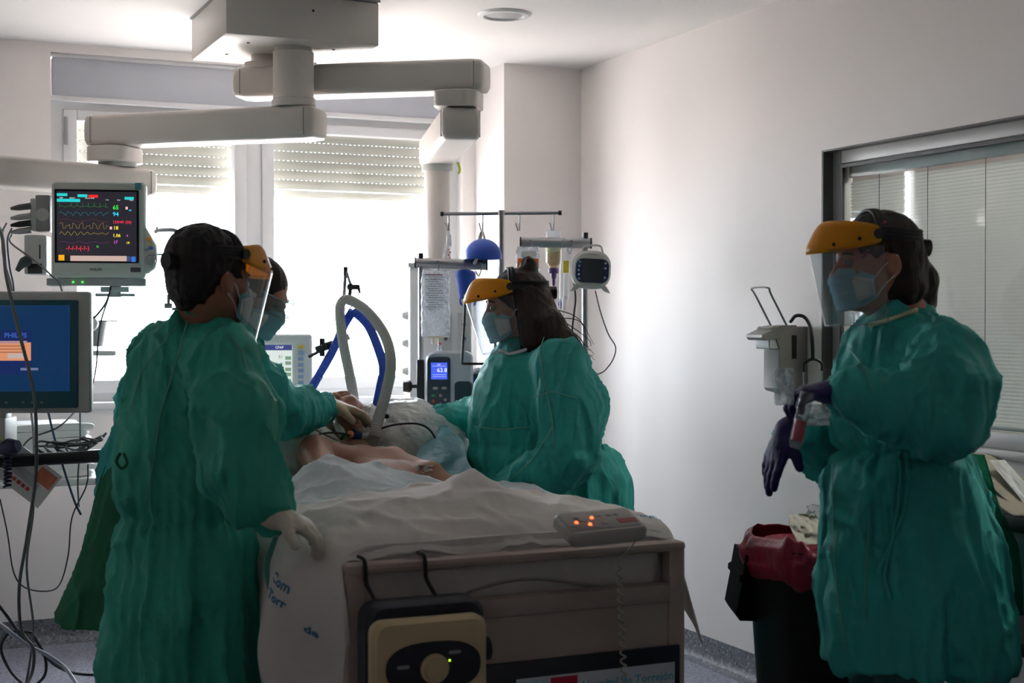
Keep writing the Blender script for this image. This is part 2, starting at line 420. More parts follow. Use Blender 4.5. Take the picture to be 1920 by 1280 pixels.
# ---- window in the back wall
w1 = thing('window_1', 'white-framed double window with bright daylight behind it', 'window', (-1.43, .42, WZ0)); w1['kind'] = 'structure'
y0, y1 = .43, .50
m = rbx(WX0, WX0+.06, y0, y1, WZ0, 2.36); rbx(WX1-.06, WX1, y0, y1, WZ0, 2.36, m); rbx(WX0+.06, WX1-.06, y0, y1, 2.325, 2.36, m); rbx(WX0+.06, WX1-.06, y0, y1, WZ0, WZ0+.04, m)
obj('window_frame', m, M_FRAME, w1, None)
obj('mullion', rbx(-1.52, -1.448, y0-.004, y1, WZ0+.04, 2.325, None, .004), M_FRAME, w1)
for xa, xb in ((WX0+.06, -1.52), (-1.448, WX1-.06)):
    m = MB(); s = .058; ya, yb = .415, .475
    for a, b, c, d in ((xa, xa+s, WZ0+.04, 2.325), (xb-s, xb, WZ0+.04, 2.325), (xa+s, xb-s, 2.325-s*.8, 2.325), (xa+s, xb-s, WZ0+.04, WZ0+.04+s)): rbx(a, b, ya, yb, c, d, m, .005)
    sa = obj('sash', m, M_FRAME, w1)
    obj('pane', rbx(xa+s, xb-s, .448, .454, WZ0+.04+s, 2.325-s*.8), M_GLASS, sa, None)
m = MB().cyl((WX0+.07, .408, 2.17), (WX0+.07, .408, 2.29), .009); obj('hinge', m, M_GREY, w1)
m = MB().rbox((-1.535, .405, 1.62), .03, .09, .02, .012); m.tube([(-1.535, .395, 1.62), (-1.535, .375, 1.62), (-1.535, .372, 1.52)], .009); obj('window_handle', m, M_ALU, w1)
m = rbx(WX0-.03, WX1, .325, .45, WZ0-.03, WZ0+.004, None, .006); struct('trim_1', m, M_FRAME, smooth=40)
b = thing('shutter_box', 'grey-blue roller shutter box panel above the window', 'shutter box', (-1.43, .40, 2.36))
obj('panel', rbx(WX0+.012, WX1-.01, .385, .50, 2.375, 2.545, None, .003), M_GREYBLUE, b)
m = rbx(WX0, WX1, .375, .40, 2.355, 2.377, None, .003); rbx(WX0, WX1, .375, .40, 2.543, 2.56, m, .003); obj('panel_trim', m, M_FRAME, b)
sh = thing('roller_shutter', 'half-lowered beige roller shutter outside the window', 'shutter', (-1.43, .56, 1.98))
def slat_mesh(w):
    m = MB(); pr = [(0, 0), (-.008, .006), (-.0105, .018), (-.009, .034), (-.003, .0435), (0, .0450), (.003, .041), (.002, .004)]; n = len(pr)
    m.add([(x, y, z) for x in (-w/2, w/2) for y, z in pr], [(i, (i+1) % n, n+(i+1) % n, n+i) for i in range(n)]+[tuple(range(n)), tuple(range(2*n-1, n-1, -1))])
    k = int(w/.022)
    for i in range(k): m.box((-w/2+(i+.5)*w/k, 0, .0452), (.012, .003, .0014))
    return m
for xa, xb in ((-2.28, -1.53), (-1.44, -.53)):
    sm = slat_mesh(xb-xa); me = mesh_of(sm.v, sm.f, M_SLAT, (0, 0, 0), 30)
    for i in range(9): link(bpy.data.objects.new('slat', me), sh, ((xa+xb)/2, .56, 2.025+i*.0455))
    obj('bottom_bar', rbx(xa, xb, .55, .568, 1.985, 2.022, None, .003), mat('shutter_bar', (196, 190, 178), .5), sh)
# ---- interior window with venetian blind in the right wall
w2 = thing('window_2', 'interior window with a lowered venetian blind in right wall', 'window', (.06, -3.1, RZ0)); w2['kind'] = 'structure'
m = MB(); M_RF = mat('grey_window_frame', (176, 174, 172), .4, var=.02)
M_REV = mat('dark_reveal', (96, 95, 94), .5, var=.04)
t = .05
rbx(.045, .10, RY1-t, RY1, RZ0, RZ1, m, .004); rbx(.045, .10, RY0, RY0+t, RZ0, RZ1, m, .004); rbx(.045, .10, RY0+t, RY1-t, RZ1-t, RZ1, m, .004); rbx(.045, .10, RY0+t, RY1-t, RZ0, RZ0+t, m, .004)
obj('window_frame', m, M_RF, w2)
m = MB(); rbx(.001, .045, RY1-.006, RY1-.001, RZ0, RZ1, m); rbx(.001, .045, RY0, RY1-.006, RZ1-.006, RZ1-.001, m); obj('reveal', m, M_REV, w2, None)
m = MB(); q = t+.004
for a, b, c, d in ((RY1-q-.012, RY1-q, RZ0+t, RZ1-t), (RY0+q, RY1-q-.012, RZ1-q-.012, RZ1-q)): rbx(.04, .05, a, b, c, d, m)
obj('glazing_bead', m, M_DGREY, w2, None)
obj('pane', rbx(.058, .062, RY0+t, RY1-t, RZ0+t, RZ1-t), M_GLASS2, w2, None)
bl = thing('venetian_blind', 'pale lowered venetian blind behind the interior window glass', 'blind', (.085, -3.1, RZ0+t))
M_BL = mat('blind_slat', (238, 239, 238), .45, var=.02, trans=.3)
m = MB(); L_ = RY1-RY0-2*t-.02
m.add([(x, y, z) for y in (-L_/2, L_/2) for x, z in ((-.0042, -.0058), (-.001, .0004), (.0042, .0058))], [(0, 1, 4, 3), (1, 2, 5, 4)])
me = mesh_of(m.v, m.f, M_BL, (0, 0, 0), 60); yc = (RY0+RY1)/2
nz = int((RZ1-RZ0-2*t-.075)/.0118)
for i in range(nz): link(bpy.data.objects.new('slat', me), bl, (.085, yc, RZ0+t+.022+i*.0118))
obj('head_rail', rbx(.073, .097, yc-L_/2, yc+L_/2, RZ1-t-.05, RZ1-t, None, .003), M_RF, bl)
obj('bottom_rail', rbx(.077, .093, yc-L_/2, yc+L_/2, RZ0+t+.004, RZ0+t+.016, None, .002), M_RF, bl)
for yy in (-2.12, -2.37, -2.64, -2.95, -3.4, -3.9):
    obj('ladder_cord', MB().cyl((.077, yy, RZ0+t+.012), (.077, yy, RZ1-t-.05), .0012, n=5), M_DGREY, bl)
struct('trim_2', rbx(-.02, .045, RY0-.02, RY1+.0, RZ0-.025, RZ0, None, .004), M_RF, smooth=40)
# ---- unseen glowing panel added beyond the interior window to brighten the blind
cl = thing('added_blind_backlight', 'added unseen glowing panel in the corridor, backlighting the blind', 'lamp', (1.0, -3.0, 2.56))
obj('backlight_tray', rbx(.7, 1.3, -3.6, -2.4, 2.57, 2.6, None, .004), M_WPLAS, cl); obj('backlight_panel', rbx(.73, 1.27, -3.57, -2.43, 2.562, 2.57), mat('backlight_glow', (240, 240, 236), .4, emit=(255, 248, 238), es=22, var=0), cl, None)
# ---- recessed ceiling lamp
P = at(945, 28, 1.21*2700/576); d = thing('ceiling_downlight', 'round recessed white ceiling lamp, switched off', 'lamp', (P.x, P.y, CE-.012))
M = Matrix.Translation((P.x, P.y, CE))
obj('trim_ring', MB().lathe([(.078, -.003), (.082, -.012), (.098, -.010), (.105, -.002), (.105, .001), (.078, .001)], 36, M), M_WPLAS, d)
obj('diffuser', MB().lathe([(.001, -.006), (.06, -.006), (.079, -.003), (.079, .0)], 36, M), mat('frosted_diffuser', (170, 172, 170), .3, var=.05), d)
# ================================================================ ceiling supply pendants
cb = thing('ceiling_mount', 'square beige ceiling mount box carrying two booms', 'ceiling mount', (-1.655, -.70, 2.43))
obj('housing', rbx(-1.945, -1.364, -.995, -.405, 2.43, 2.592, None, .006), M_BEIGE, cb)
obj('ceiling_plate', rbx(-1.95, -1.36, -1.0, -.40, 2.592, 2.6, None), M_GREY, cb, None)
for x, y in ((-1.83, -.86), (-1.5, -.86), (-1.85, -.6), (-1.48, -.55)): obj('screw', MB().cyl((x, y, 2.427), (x, y, 2.431), .006, n=8), M_BLACK, cb)
for x in (-1.62,): obj('screw', MB().cyl((x, -.997, 2.54), (x, -.99, 2.54), .005, n=8), M_BLACK, cb)
def arm_box(p, q, z0, z1, w, e0, e1):
    "horizontal pendant arm: rounded-section beam from p to q with rounded end caps"
    p = Vector((p[0], p[1], 0)); q = Vector((q[0], q[1], 0)); d = (q-p).normalized(); n = Vector((-d.y, d.x, 0)); L = (q-p).length
    def sect(x, ins):
        return [(p+d*x+n*a+Vector((0, 0, (z0+z1)/2+c))) for a, c in rrect(w-2*ins, z1-z0-2*ins, .022)]
    m = MB(); R = []
    for x, ins in ((-e0, .016), (-e0+.012, .004), (-e0+.05, 0), (L+e1-.05, 0), (L+e1-.012, .004), (L+e1, .016)): R.append(sect(x, ins))
    n_ = len(R[0]); V = [v for r in R for v in r]; F = []
    for i in range(len(R)-1):
        for k in range(n_): a = i*n_+k; b = i*n_+(k+1) % n_; F.append((a, b, b+n_, a+n_))
    F += [tuple(range(n_-1, -1, -1)), tuple(range((len(R)-1)*n_, len(R)*n_))]
    m.add(V, F); return m, d, n
def arm(parent, name, p, q, z0, z1, w=.155, e0=.11, e1=.11):
    m, d, n = arm_box(p, q, z0, z1, w, e0, e1); o = obj(name, m, M_BEIGE, parent, 50)
    L = (Vector(q)-Vector(p)).length
    for x in (-e0+.035, L+e1-.035):
        c = Vector((p[0], p[1], (z0+z1)/2))+d*x
        M = axes(c, d, n, Vector((0, 0, 1))); sm = MB(); sm.prism([(0+a*.0015, b) for a, b in ((-1, -(z1-z0)/2+.012), (1, -(z1-z0)/2+.012), (1, (z1-z0)/2-.012), (-1, (z1-z0)/2-.012))], -w/2-.0006, w/2+.0006, M)
        obj('cap_joint', sm, M_GREY, o, None)
    return o
pa = (-1.647, -.824); qa = (-2.222, -.333); ra = (-2.95, -.645)
la = thing('ceiling_boom', 'left articulated ceiling boom reaching over towards the monitors', 'boom', (pa[0], pa[1], 1.89))
m = MB().lathe([(.07, 2.43), (.07, 2.415), (.077, 2.412), (.077, 2.235)], 40, Matrix.Translation((pa[0], pa[1], 0))); obj('post', m, M_BEIGE, la)
m = MB().rbox((0, 0, 0), .15, .17, .032, .05, fr((pa[0], pa[1], 2.22), 0, PI/2)); obj('joint_block', m, M_BEIGE, la)
arm(la, 'upper_arm', pa, qa, 2.08, 2.204)
obj('joint_block', MB().rbox((0, 0, 0), .17, .2, .06, .05, fr((qa[0]-.01, qa[1], 2.047), -.7, PI/2)), M_BEIGE, la)
obj('joint_plate', MB().lathe([(.075, 2.0), (.075, 2.018)], 28, Matrix.Translation((qa[0], qa[1], 0))), M_LGREY, la)
arm(la, 'lower_arm', qa, ra, 1.888, 2.0, .15, .14, .1)
obj('column', MB().cyl((ra[0], ra[1], .6), (ra[0], ra[1], 1.888), .075, n=32), M_BEIGE, la)
pb = (-1.703, -.617); qb = (-1.07, -1.069); rb_ = (-.847, -.275)
lb = thing('ceiling_boom', 'right articulated ceiling boom with round column before the window', 'boom', (pb[0], pb[1], 1.6))
obj('post', MB().lathe([(.055, 2.43), (.055, 2.405), (.08, 2.40), (.08, 2.375)], 36, Matrix.Translation((pb[0], pb[1], 0))), M_BEIGE, lb)
arm(lb, 'upper_arm', pb, qb, 2.262, 2.381)
obj('joint_block', MB().rbox((0, 0, 0), .17, .2, .062, .05, fr((qb[0], qb[1], 2.232), -.6, PI/2)), M_BEIGE, lb)
arm(lb, 'lower_arm', qb, rb_, 2.077, 2.2, .15, .09, .1)
obj('flange', MB().lathe([(.068, 2.05), (.068, 2.078)], 32, Matrix.Translation((rb_[0], rb_[1], 0))), M_LGREY, lb)
obj('column', MB().cyl((rb_[0], rb_[1], 1.62), (rb_[0], rb_[1], 2.055), .057, n=32), M_BEIGE, lb)
m = MB(); m.tube([(-.76, -.3, 2.09), (-.755, -.31, 2.06), (-.765, -.32, 2.04)], .006, sm=4); obj('label_tie', m, mat('lime_tag', (190, 215, 60), .5), lb)
# ================================================================ equipment on the left pendant
CAMZ = YAW
def screen_text(par, body, x, z, size, col, M, y, name='screen_text', s=1.2, bold=0):
    return obj(name, text_mesh(body, size, M @ Matrix.Translation((x, y, z)), bold), glow('glow_%d_%d_%d' % col, col, s), par, None)
# patient monitor: local frame x right, z up, front towards -y
P0 = at(188, 432, 5.2); MM = fr(P0, YAW+.16, 0, 0)
pm = thing('patient_monitor', 'grey patient monitor showing coloured vital sign curves', 'monitor', P0-Vector((0, 0, .19)))
s = 5.2/2700
M_MON = mat('monitor_shell', (196, 198, 192), .45, var=.02)
bw, bh = .325, .345
m = MB(); m.rbox((.0, .0, 0), bw, bh, .09, .015, MM, .008); obj('housing', m, M_MON, pm)
m = MB(); m.rbox((-.0, .075, 0), bw-.05, bh-.05, .07, .02, MM, .012); obj('rear_cover', m, M_GREY, pm)
m = MB(); m.rbox((-.006, -.0465, .012), .292, .262, .004, .004, MM, .001); obj('screen_bezel', m, mat('screen_black', (28, 28, 32), .25, spec=.3), pm)
sc = obj('screen', MB().rbox((-.006, -.0495, .012), .276, .248, .002, .002, MM, .0005), mat('screen_lit_black', (20, 20, 24), .25, emit=(38, 36, 44), es=.9, var=.02), pm)
def rect(par, x, z, w, h, col, M, y, name='screen_field', st=1.0):
    return obj(name, MB().add([(x-w/2, y, z-h/2), (x+w/2, y, z-h/2), (x+w/2, y, z+h/2), (x-w/2, y, z+h/2)], [(0, 1, 2, 3)], M), glow('glow_%d_%d_%d' % col, col, st), par, None)
yy = -.0515
for a in ((-.125, .123, .036, .01, (40, 200, 200)), (-.055, .120, .034, .01, (40, 200, 200)), (-.018, .119, .034, .01, (225, 40, 40)), (.107, .113, .032, .01, (40, 200, 200)), (-.103, .103, .08, .011, (40, 200, 200)),
          (-.128, -.101, .02, .02, (240, 165, 20)), (-.109, -.1, .013, .018, (30, 30, 30)), (-.0, -.103, .195, .019, (190, 165, 155)), (.105, -.104, .013, .019, (60, 70, 110)), (.121, -.105, .015, .019, (50, 110, 200)),
          (.098, .078, .008, .01, (235, 180, 185)), (.043, .006, .008, .01, (235, 180, 185))): rect(sc, *a, MM, yy)
for t_, x, z, sz, c in (('65', .06, .079, .021, (60, 220, 60)), ('94', .06, .055, .021, (40, 190, 225)), ('129/49 (58)', .082, .027, .014, (205, 45, 70)), ('18', .06, .006, .018, (240, 215, 60)), ('1.06', .063, -.021, .016, (240, 215, 60)),
                       ('17', .059, -.045, .015, (205, 80, 205)), ('9', .1, -.022, .011, (205, 80, 205)), ('19', .102, -.047, .012, (240, 215, 60)), ('64', .11, .07, .009, (40, 190, 225)), ('-?-/-?-(-?-)', -.072, -.067, .021, (225, 45, 70)), ('51', -.003, -.061, .009, (60, 220, 60))):
    screen_text(sc, t_, x, z, sz, c, MM, yy-.0006, bold=.0002)
for x, w_ in ((-.128, 'NIBP'), (-.09, 'ADULT'), (-.03, 'Alarms 10:40'), (.03, '1 Ch'), (.07, 'Prof'), (.115, 'Menu')): screen_text(sc, w_, x, .1115 if x < .02 else .106, .006, (220, 220, 220), MM, yy-.0006)
def wave(fn, col, z, x0=-.135, x1=.035, n=120, r=.0007):
    pts = [MM @ Vector((x0+(x1-x0)*i/n, yy, z+fn(i/n))) for i in range(n+1)]
    obj('trace', MB().tube(pts, r, 3), glow('trace_%d_%d_%d' % col, col, .8), sc, None)
wave(lambda t: .014 if (t*8.5) % 1 < .06 else (-.003 if (t*8.5) % 1 < .1 else .002*math.sin(12*t*PI)), (40, 130, 50), .082)
wave(lambda t: .005*math.sin(t*40)+.003*math.sin(t*83), (40, 120, 140), .057)
wave(lambda t: .02*(1 if math.sin(t*46) > -.2 else 0)*min(1, .7+.3*math.sin(t*30)), (150, 125, 70), .004)
wave(lambda t: .006*abs(math.sin(t*26))+.004*math.sin(t*46), (170, 150, 60), -.018)
wave(lambda t: .003*math.sin(t*20), (110, 50, 120), -.046)
wave(lambda t: .004*math.sin(t*12), (110, 40, 50), .032, n=40)
obj('badge', MB().box((.138, -.0465, .157), (.022, .004, .024), MM, .001), mat('teal_badge', (70, 140, 145), .5), pm)
obj('brand_lettering', text_mesh('PHILIPS', .013, MM @ Matrix.Translation((-.01, -.0472, -.143)), .0004), M_DGREY, pm, None)
obj('brand_lettering', text_mesh('IntelliVue', .007, MM @ Matrix.Translation((.1, -.0472, .155))), M_GREY, pm, None)
obj('type_plate', MB().box((.128, -.0465, -.143), (.036, .003, .016), MM, .0008), M_DGREY, pm)
# control flank on the right with coloured keys and the knob
m = MB(); m.prism([(.158, .005), (.163, .01), (.20, -.055), (.203, -.11), (.195, -.135), (.17, -.155), (.158, -.155)], -.044, .03, MM, .004); obj('control_flank', m, M_MON, pm)
for x, z, c in ((.173, -.032, (235, 150, 40)), (.178, -.048, (200, 170, 120)), (.181, -.064, (60, 90, 200)), (.165, -.072, (150, 150, 150))): obj('key', MB().ball((x, -.046, z), (.009, .004, .0065), 12, MM), mat('key_%d' % c[2], c, .4), pm)
m = MB(); m.lathe([(.021, 0), (.021, .006), (.018, .009), (.0165, .02), (.012, .023)], 24, MM @ Matrix.Translation((.182, -.045, -.11)) @ Matrix.Rotation(PI/2, 4, 'X')); obj('control_knob', m, M_GREY, pm)
# base under the screen with lamps
m = MB(); m.rbox((-.01, .01, -.187), .345, .026, .09, .004, MM, .003); obj('base', m, M_GREY, pm)
for x in (-.09, -.058): obj('status_lamp', MB().box((x, -.037, -.187), (.006, .004, .006), MM), glow('lamp_green', (60, 255, 60), 2.0), pm, None)
m = MB(); m.box((.05, .02, -.212), (.1, .05, .02), MM, .003); m.box((.05, .02, -.232), (.14, .03, .012), MM, .003); m.cyl(MM @ Vector((.05, .02, -.24)), MM @ Vector((.05, .02, -.2)), .02); obj('swivel_mount', m, M_LGREY, pm)
# measurement modules on the left side
m = MB(); m.box((-.20, .05, .06), (.05, .1, .13), MM, .004); obj('module_rack', m, M_GREY, pm)
m = MB(); m.box((-.232, .045, .055), (.022, .09, .115), MM, .004); mo = obj('module', m, M_LGREY, pm)
obj('module_seal', MB().cyl(MM @ Vector((-.2, -.002, .055)), MM @ Vector((-.2, .002, .055)), .023, n=24), M_LGREY, pm)
m = MB(); m.box((-.222, .03, -.09), (.075, .12, .14), MM, .006); mo2 = obj('module', m, M_LGREY, pm)
m = MB(); m.box((-.222, -.032, -.14), (.05, .006, .035), MM, .002); m.box((-.205, -.032, -.08), (.004, .004, .05), MM); obj('module_socket', m, M_BLACK, mo2)
for i, (dz, c) in enumerate(((.085, M_DGREY), (.05, M_GREY), (.025, M_BLACK), (.0, M_GREY))):
    a = MM @ Vector((-.24, .0, dz)); b = MM @ Vector((-.31, .0, dz-.01))
    obj('plug', MB().tube([a, a*.4+b*.6, b], [.012, .011, .005], 12), c, pm)
obj('plug', MB().tube([MM @ Vector((-.25, -.04, -.115)), MM @ Vector((-.255, -.07, -.12)), MM @ Vector((-.275, -.08, -.15))], [.02, .017, .008], 12, sm=3), M_DGREY, pm)
# rail with hook on the right of the monitor
m = MB(); m.tube([MM @ Vector(p) for p in ((.19, .05, .0), (.2, .04, .005), (.25, .02, .006), (.275, .02, -.005), (.285, .02, -.03), (.285, .02, -.09))], .0075, sm=5); m.cyl(MM @ Vector((.196, .04, .0)), MM @ Vector((.196, .04, .018)), .004)
obj('grab_rail', m, M_ALU, pm)
m = MB(); m.tube([MM @ Vector(p) for p in ((.2, .0, -.085), (.222, 0, -.085), (.23, 0, -.095), (.233, 0, -.11), (.243, 0, -.122), (.254, 0, -.115), (.258, 0, -.09))], .0035, sm=4); obj('cable_hook', m, M_CHROME, pm)
m = MB(); q0 = MM @ Vector((.285, .02, -.088)); m.tube([q0, q0-CU*.17, q0-CU*.19-CR*.01, q0-CU*.195-CR*.035], .006, 8, sm=4); m.cyl(at(316, 552, 5.2), at(316, 572, 5.2), .006); m.cyl(at(309, 573, 5.2), at(323, 573, 5.2), .009); obj('rail_clamp', m, M_CHROME, pm)
# second display (front left)
P1 = at(55, 660, 4.6); M1 = fr(P1, YAW+.1, -.02, 0)
dm = thing('display', 'blue-screen display with dialogue box below the patient monitor', 'display', P1-Vector((0, 0, .2)))
m = MB(); m.rbox((-.06, .03, 0), .50, .39, .05, .012, M1, .006); obj('housing', m, M_LGREY, dm)
obj('front_frame', MB().rbox((-.075, -.001, -.006), .455, .345, .012, .006, M1, .002), mat('petrol_frame', (30, 88, 100), .4), dm)
sc = obj('screen', MB().rbox((-.085, -.008, .012), .425, .275, .004, .003, M1, .001), mat('blue_screen', (8, 30, 60), .3, emit=(10, 60, 105), es=.5, var=.05), dm)
rect(sc, -.12, .0, .26, .14, (18, 40, 95), M1, -.0105, st=.8); rect(sc, -.10, .002, .215, .058, (225, 150, 110), M1, -.011, st=.8); rect(sc, -.1, .032, .19, .008, (190, 150, 160), M1, -.0112, st=.7)
rect(sc, -.035, -.012, .06, .016, (210, 190, 185), M1, -.0114, st=.7); rect(sc, -.012, -.054, .026, .008, (130, 140, 180), M1, -.0112, st=.6); rect(sc, .017, -.054, .026, .008, (130, 140, 180), M1, -.0112, st=.6)
screen_text(sc, 'PHILIPS', -.04, .053, .022, (60, 95, 175), M1, -.0115, bold=.0006, s=.8)
for i in range(3): rect(sc, -.1, .02-.01*i, .18, .002, (150, 90, 70), M1, -.0113, st=.5)
for x in (-.1, -.07, -.018, .012, .04): obj('key_mark', MB().box((x, -.008, -.16), (.009, .001, .006), M1), M_GREY, dm, None)
m = MB(); m.box((-.14, .05, -.225), (.13, .08, .07), M1, .006); m.box((-.17, .06, -.27), (.2, .16, .12), M1, .006); obj('stand', m, M_LGREY, dm)
# tray with black front rail
Pa, Pb = at(-60, 868, 4.62), at(222, 853, 4.72)
tr = thing('pendant_tray', 'shelf tray with black padded front rail under display', 'tray', (Pa+Pb)/2-Vector((0, 0, .03)))
d = (Pb-Pa).normalized(); n = Vector((-d.y, d.x, 0))
obj('front_rail', MB().tube([Pa, Pb], .021, 14), M_BLACK, tr)
MT = axes((Pa+Pb)/2+n*.17+Vector((0, 0, -.012)), d, n, Vector((0, 0, 1))); L2 = (Pb-Pa).length
obj('shelf_plate', MB().box((-.02, 0, 0), (L2-.1, .34, .012), MT, .003), M_LGREY, tr)
obj('bracket', MB().box((-L2/2-.06, .2, -.01), (.35, .06, .03), MT, .004), M_LGREY, tr)
# looped cables lying on the tray
def lie(u, v, Y): return at(u, v, Y)
M_CAB = mat('grey_cable', (110, 112, 112), .5, var=.05); M_CABD = mat('dark_cable', (48, 52, 56), .5, var=.05); M_CABB = mat('blue_cable', (45, 65, 95), .5); M_CABW = mat('white_cable', (205, 205, 220), .4)
random.seed(3)
for k in range(4):
    c = at(118+14*k, 840-3*k, 4.78); pts = []
    for i in range(20):
        a = i/19*2*PI*1.9+k; pts.append(c+CR*(math.cos(a)*(.085-.008*k))+CF*(.03*math.sin(a*1.3))+CU*(.022*math.sin(a+.4*k)+.012*math.sin(2.3*a)))
    obj('coiled_cable', MB().tube(pts, .0035, 6, sm=4), M_CAB if k % 2 else M_CABD, None, 180, ['grey sensor cable coil lying on the black-railed tray', 'dark sensor cable coil nearest the display stand', 'grey sensor cable coil topmost on the tray', 'dark sensor cable coil at right end of tray'][k], 'cable', 'cable coils on the tray')
# dark blue handheld with coiled lead
hh = thing('handheld_probe', 'dark blue cylindrical probe with coiled lead on tray', 'probe', at(10, 840, 4.6))
obj('grip', MB().tube([at(-30, 845, 4.62), at(-5, 842, 4.6), at(20, 838, 4.58), at(34, 835, 4.57)], [.02, .03, .03, .018], 14, sm=3), mat('navy_plastic', (22, 30, 62), .4), hh)
obj('label_band', MB().tube([at(-28, 822, 4.57), at(5, 822, 4.56)], .006, 8), mat('olive_label', (150, 160, 90), .5), hh)
pts = [at(14, 850, 4.57)+Vector((.012*math.cos(i*1.3), .012*math.sin(i*1.3), -.0026*i)) for i in range(42)]
obj('coiled_lead', MB().tube(pts, .0035, 5), mat('navy_plastic', (22, 30, 62), .4), hh, 180)
# instruction card hanging below the tray
Pc = at(55, 893, 4.66); MC = fr(Pc, YAW, 0, 0) @ Matrix.Rotation(math.radians(38), 4, 'Y')
cd_ = thing('instruction_card', 'white laminated card with red and orange tables, hanging tilted', 'card', Pc-Vector((0, 0, .1)))
obj('sheet', MB().box((0, 0, 0), (.17, .002, .13), MC), mat('laminated_paper', (215, 214, 212), .3, var=.03), cd_, None)
for x, z, w_, h_, c in ((-.03, .028, .09, .05, (196, 110, 80)), ): obj('table_print', MB().box((x+.075, -.0016, z), (w_*.7, .001, h_), MC), mat('print_%d' % c[0], c, .5, var=.25, scale=60), cd_, None)
for i in range(6): obj('red_mark', MB().box((-.07+.018*i, -.0016, -.035), (.012, .001, .012), MC), mat('print_red', (190, 55, 50), .5), cd_, None)
for i in range(5): obj('text_line', MB().box((-.015, -.0016, .0-.007*i+.01), (.12, .001, .0022), MC), M_GREY, cd_, None)
# rear pendant shelves with grey bin and linen
sh1 = thing('pendant_shelf', 'small white shelf behind display carrying a grey bin', 'shelf', at(120, 665, 5.75))
Ps = at(110, 662, 5.75); MS = fr(Ps, 0); obj('shelf_plate', MB().box((-.1, .05, 0), (.62, .28, .02), MS, .004), M_LGREY, sh1)
obj('bracket', MB().box((-.42, -.1, -.02), (.35, .05, .03), MS, .003), M_LGREY, sh1)
gb = thing('grey_bin', 'small grey tapered plastic bin on the upper shelf', 'bin', at(170, 655, 5.75)); Mg = fr(at(172, 655, 5.78), 0)
V = []; 
m = MB(); m.lathe([(.045, .012), (.062, .11), (.075, .112), (.075, .118), (.056, .118), (.04, .02)], 20, Mg); obj('tub', m, M_GREY, gb)
obj('rim_tab', MB().box((.085, 0, .115), (.03, .04, .006), Mg, .002), M_LGREY, gb)
cup = MB(); cup.lathe([(.005, 0), (.03, .005), (.034, .03), (.026, .05), (.003, .058)], 18, fr(at(168, 606, 5.7), 0) @ Matrix.Rotation(PI/2, 4, 'X') @ Matrix.Translation((0, 0, -.02)))
obj('round_cap', cup, M_LGREY, gb)
sh2 = thing('pendant_shelf', 'lower white shelf with blue corner bumper holding folded linen', 'shelf', at(120, 905, 5.6)); Ps = at(100, 903, 5.6); MS = fr(Ps, .02)
obj('shelf_plate', MB().box((-.1, .12, 0), (.62, .34, .03), MS, .012), M_LGREY, sh2)
obj('corner_bumper', MB().box((.185, -.035, 0), (.07, .05, .036), MS, .012), mat('bumper_blue', (80, 105, 140), .5), sh2)
obj('bracket', MB().box((-.5, .12, -.01), (.3, .08, .03), MS, .004), M_LGREY, sh2)
M_LINEN = mat('white_linen', (226, 227, 224), .8, var=.04, bump=.25, bscale=30)
for k in range(8):
    rs = np.random.RandomState(k); w_ = .30+.03*rs.rand(); off = rs.rand()*.05-.02
    def fold(u, v, k=k, w_=w_, off=off):
        a = 2*PI*u; x = w_/2*math.copysign(abs(math.cos(a))**.35, math.cos(a))+off+.02*math.sin(v*5+k); z = .0135*math.copysign(abs(math.sin(a))**.6, math.sin(a))
        return (x, (v-.5)*.26, .0285+k*.026+z+.003*math.sin(9*x+k)*math.cos(v*7))
    m = MB(); m.grid(28, 9, fold, MS @ Matrix.Translation((-.03, .12, .0)), True)
    o = len(m.v); m.f += [tuple(range(27, -1, -1)), tuple(range(8*28, 9*28))]
    nm = ['bottom', 'second lowest', 'third lowest', 'fourth lowest', 'fourth from top', 'third from top', 'second from top', 'topmost'][k]
    obj('folded_linen', m, M_LINEN, None, 70, 'folded white linen on the lower shelf, %s of the pile' % nm, 'linen', 'folded linen pile')
# hanging leads on the left
def cable(pts, r, mt, label, sm=8, name='cable'):
    return obj(name, MB().tube([at(*p) for p in pts], r, 7, sm=sm), mt, None, 180, label, 'cable', 'hanging cables on the left')
cable([(-40, 395, 5.0), (0, 430, 4.6), (12, 520, 4.45), (35, 620, 4.42), (62, 730, 4.42), (68, 820, 4.43), (66, 900, 4.5), (50, 1010, 4.55), (36, 1100, 4.6), (40, 1180, 4.6), (62, 1215, 4.6), (60, 1260, 4.6), (40, 1300, 4.5)], .0055, M_CAB, 'grey cable passing in front of the blue display')
cable([(12, 419, 5.12), (4, 440, 5.05), (8, 490, 4.95), (22, 545, 4.9), (30, 640, 4.95), (58, 770, 4.9), (64, 860, 4.85), (62, 960, 4.8), (50, 1060, 4.8), (62, 1170, 4.8), (56, 1240, 4.8), (45, 1300, 4.8)], .004, M_CAB, 'thin grey lead from second module plug down to floor')
cable([(22, 428, 5.12), (14, 450, 5.05), (18, 500, 5.0), (26, 545, 5.0), (28, 640, 5.05)], .003, M_CABB, 'blue lead from the black module plug')
cable([(22, 440, 5.1), (20, 455, 5.0), (60, 485, 4.97), (95, 515, 4.97), (116, 545, 5.0), (125, 640, 5.1)], .003, M_CAB, 'thin grey lead crossing below patient monitor')
cable([(210, 530, 5.2), (200, 565, 5.2), (182, 590, 5.15), (166, 605, 5.15), (150, 640, 5.1)], .004, M_CABD, 'dark lead dropping from monitor base behind display')
cable([(212, 530, 5.22), (203, 560, 5.22), (190, 600, 5.2), (184, 640, 5.2), (180, 690, 5.2), (170, 730, 5.15), (150, 760, 5.1), (110, 800, 4.95), (60, 820, 4.9), (40, 840, 4.85)], .003, M_CABD, 'dark thin lead curving past bright window to tray')
cable([(150, 760, 5.0), (150, 830, 5.0), (146, 900, 5.0), (148, 950, 5.0)], .003, M_CAB, 'short grey lead hanging below display corner')
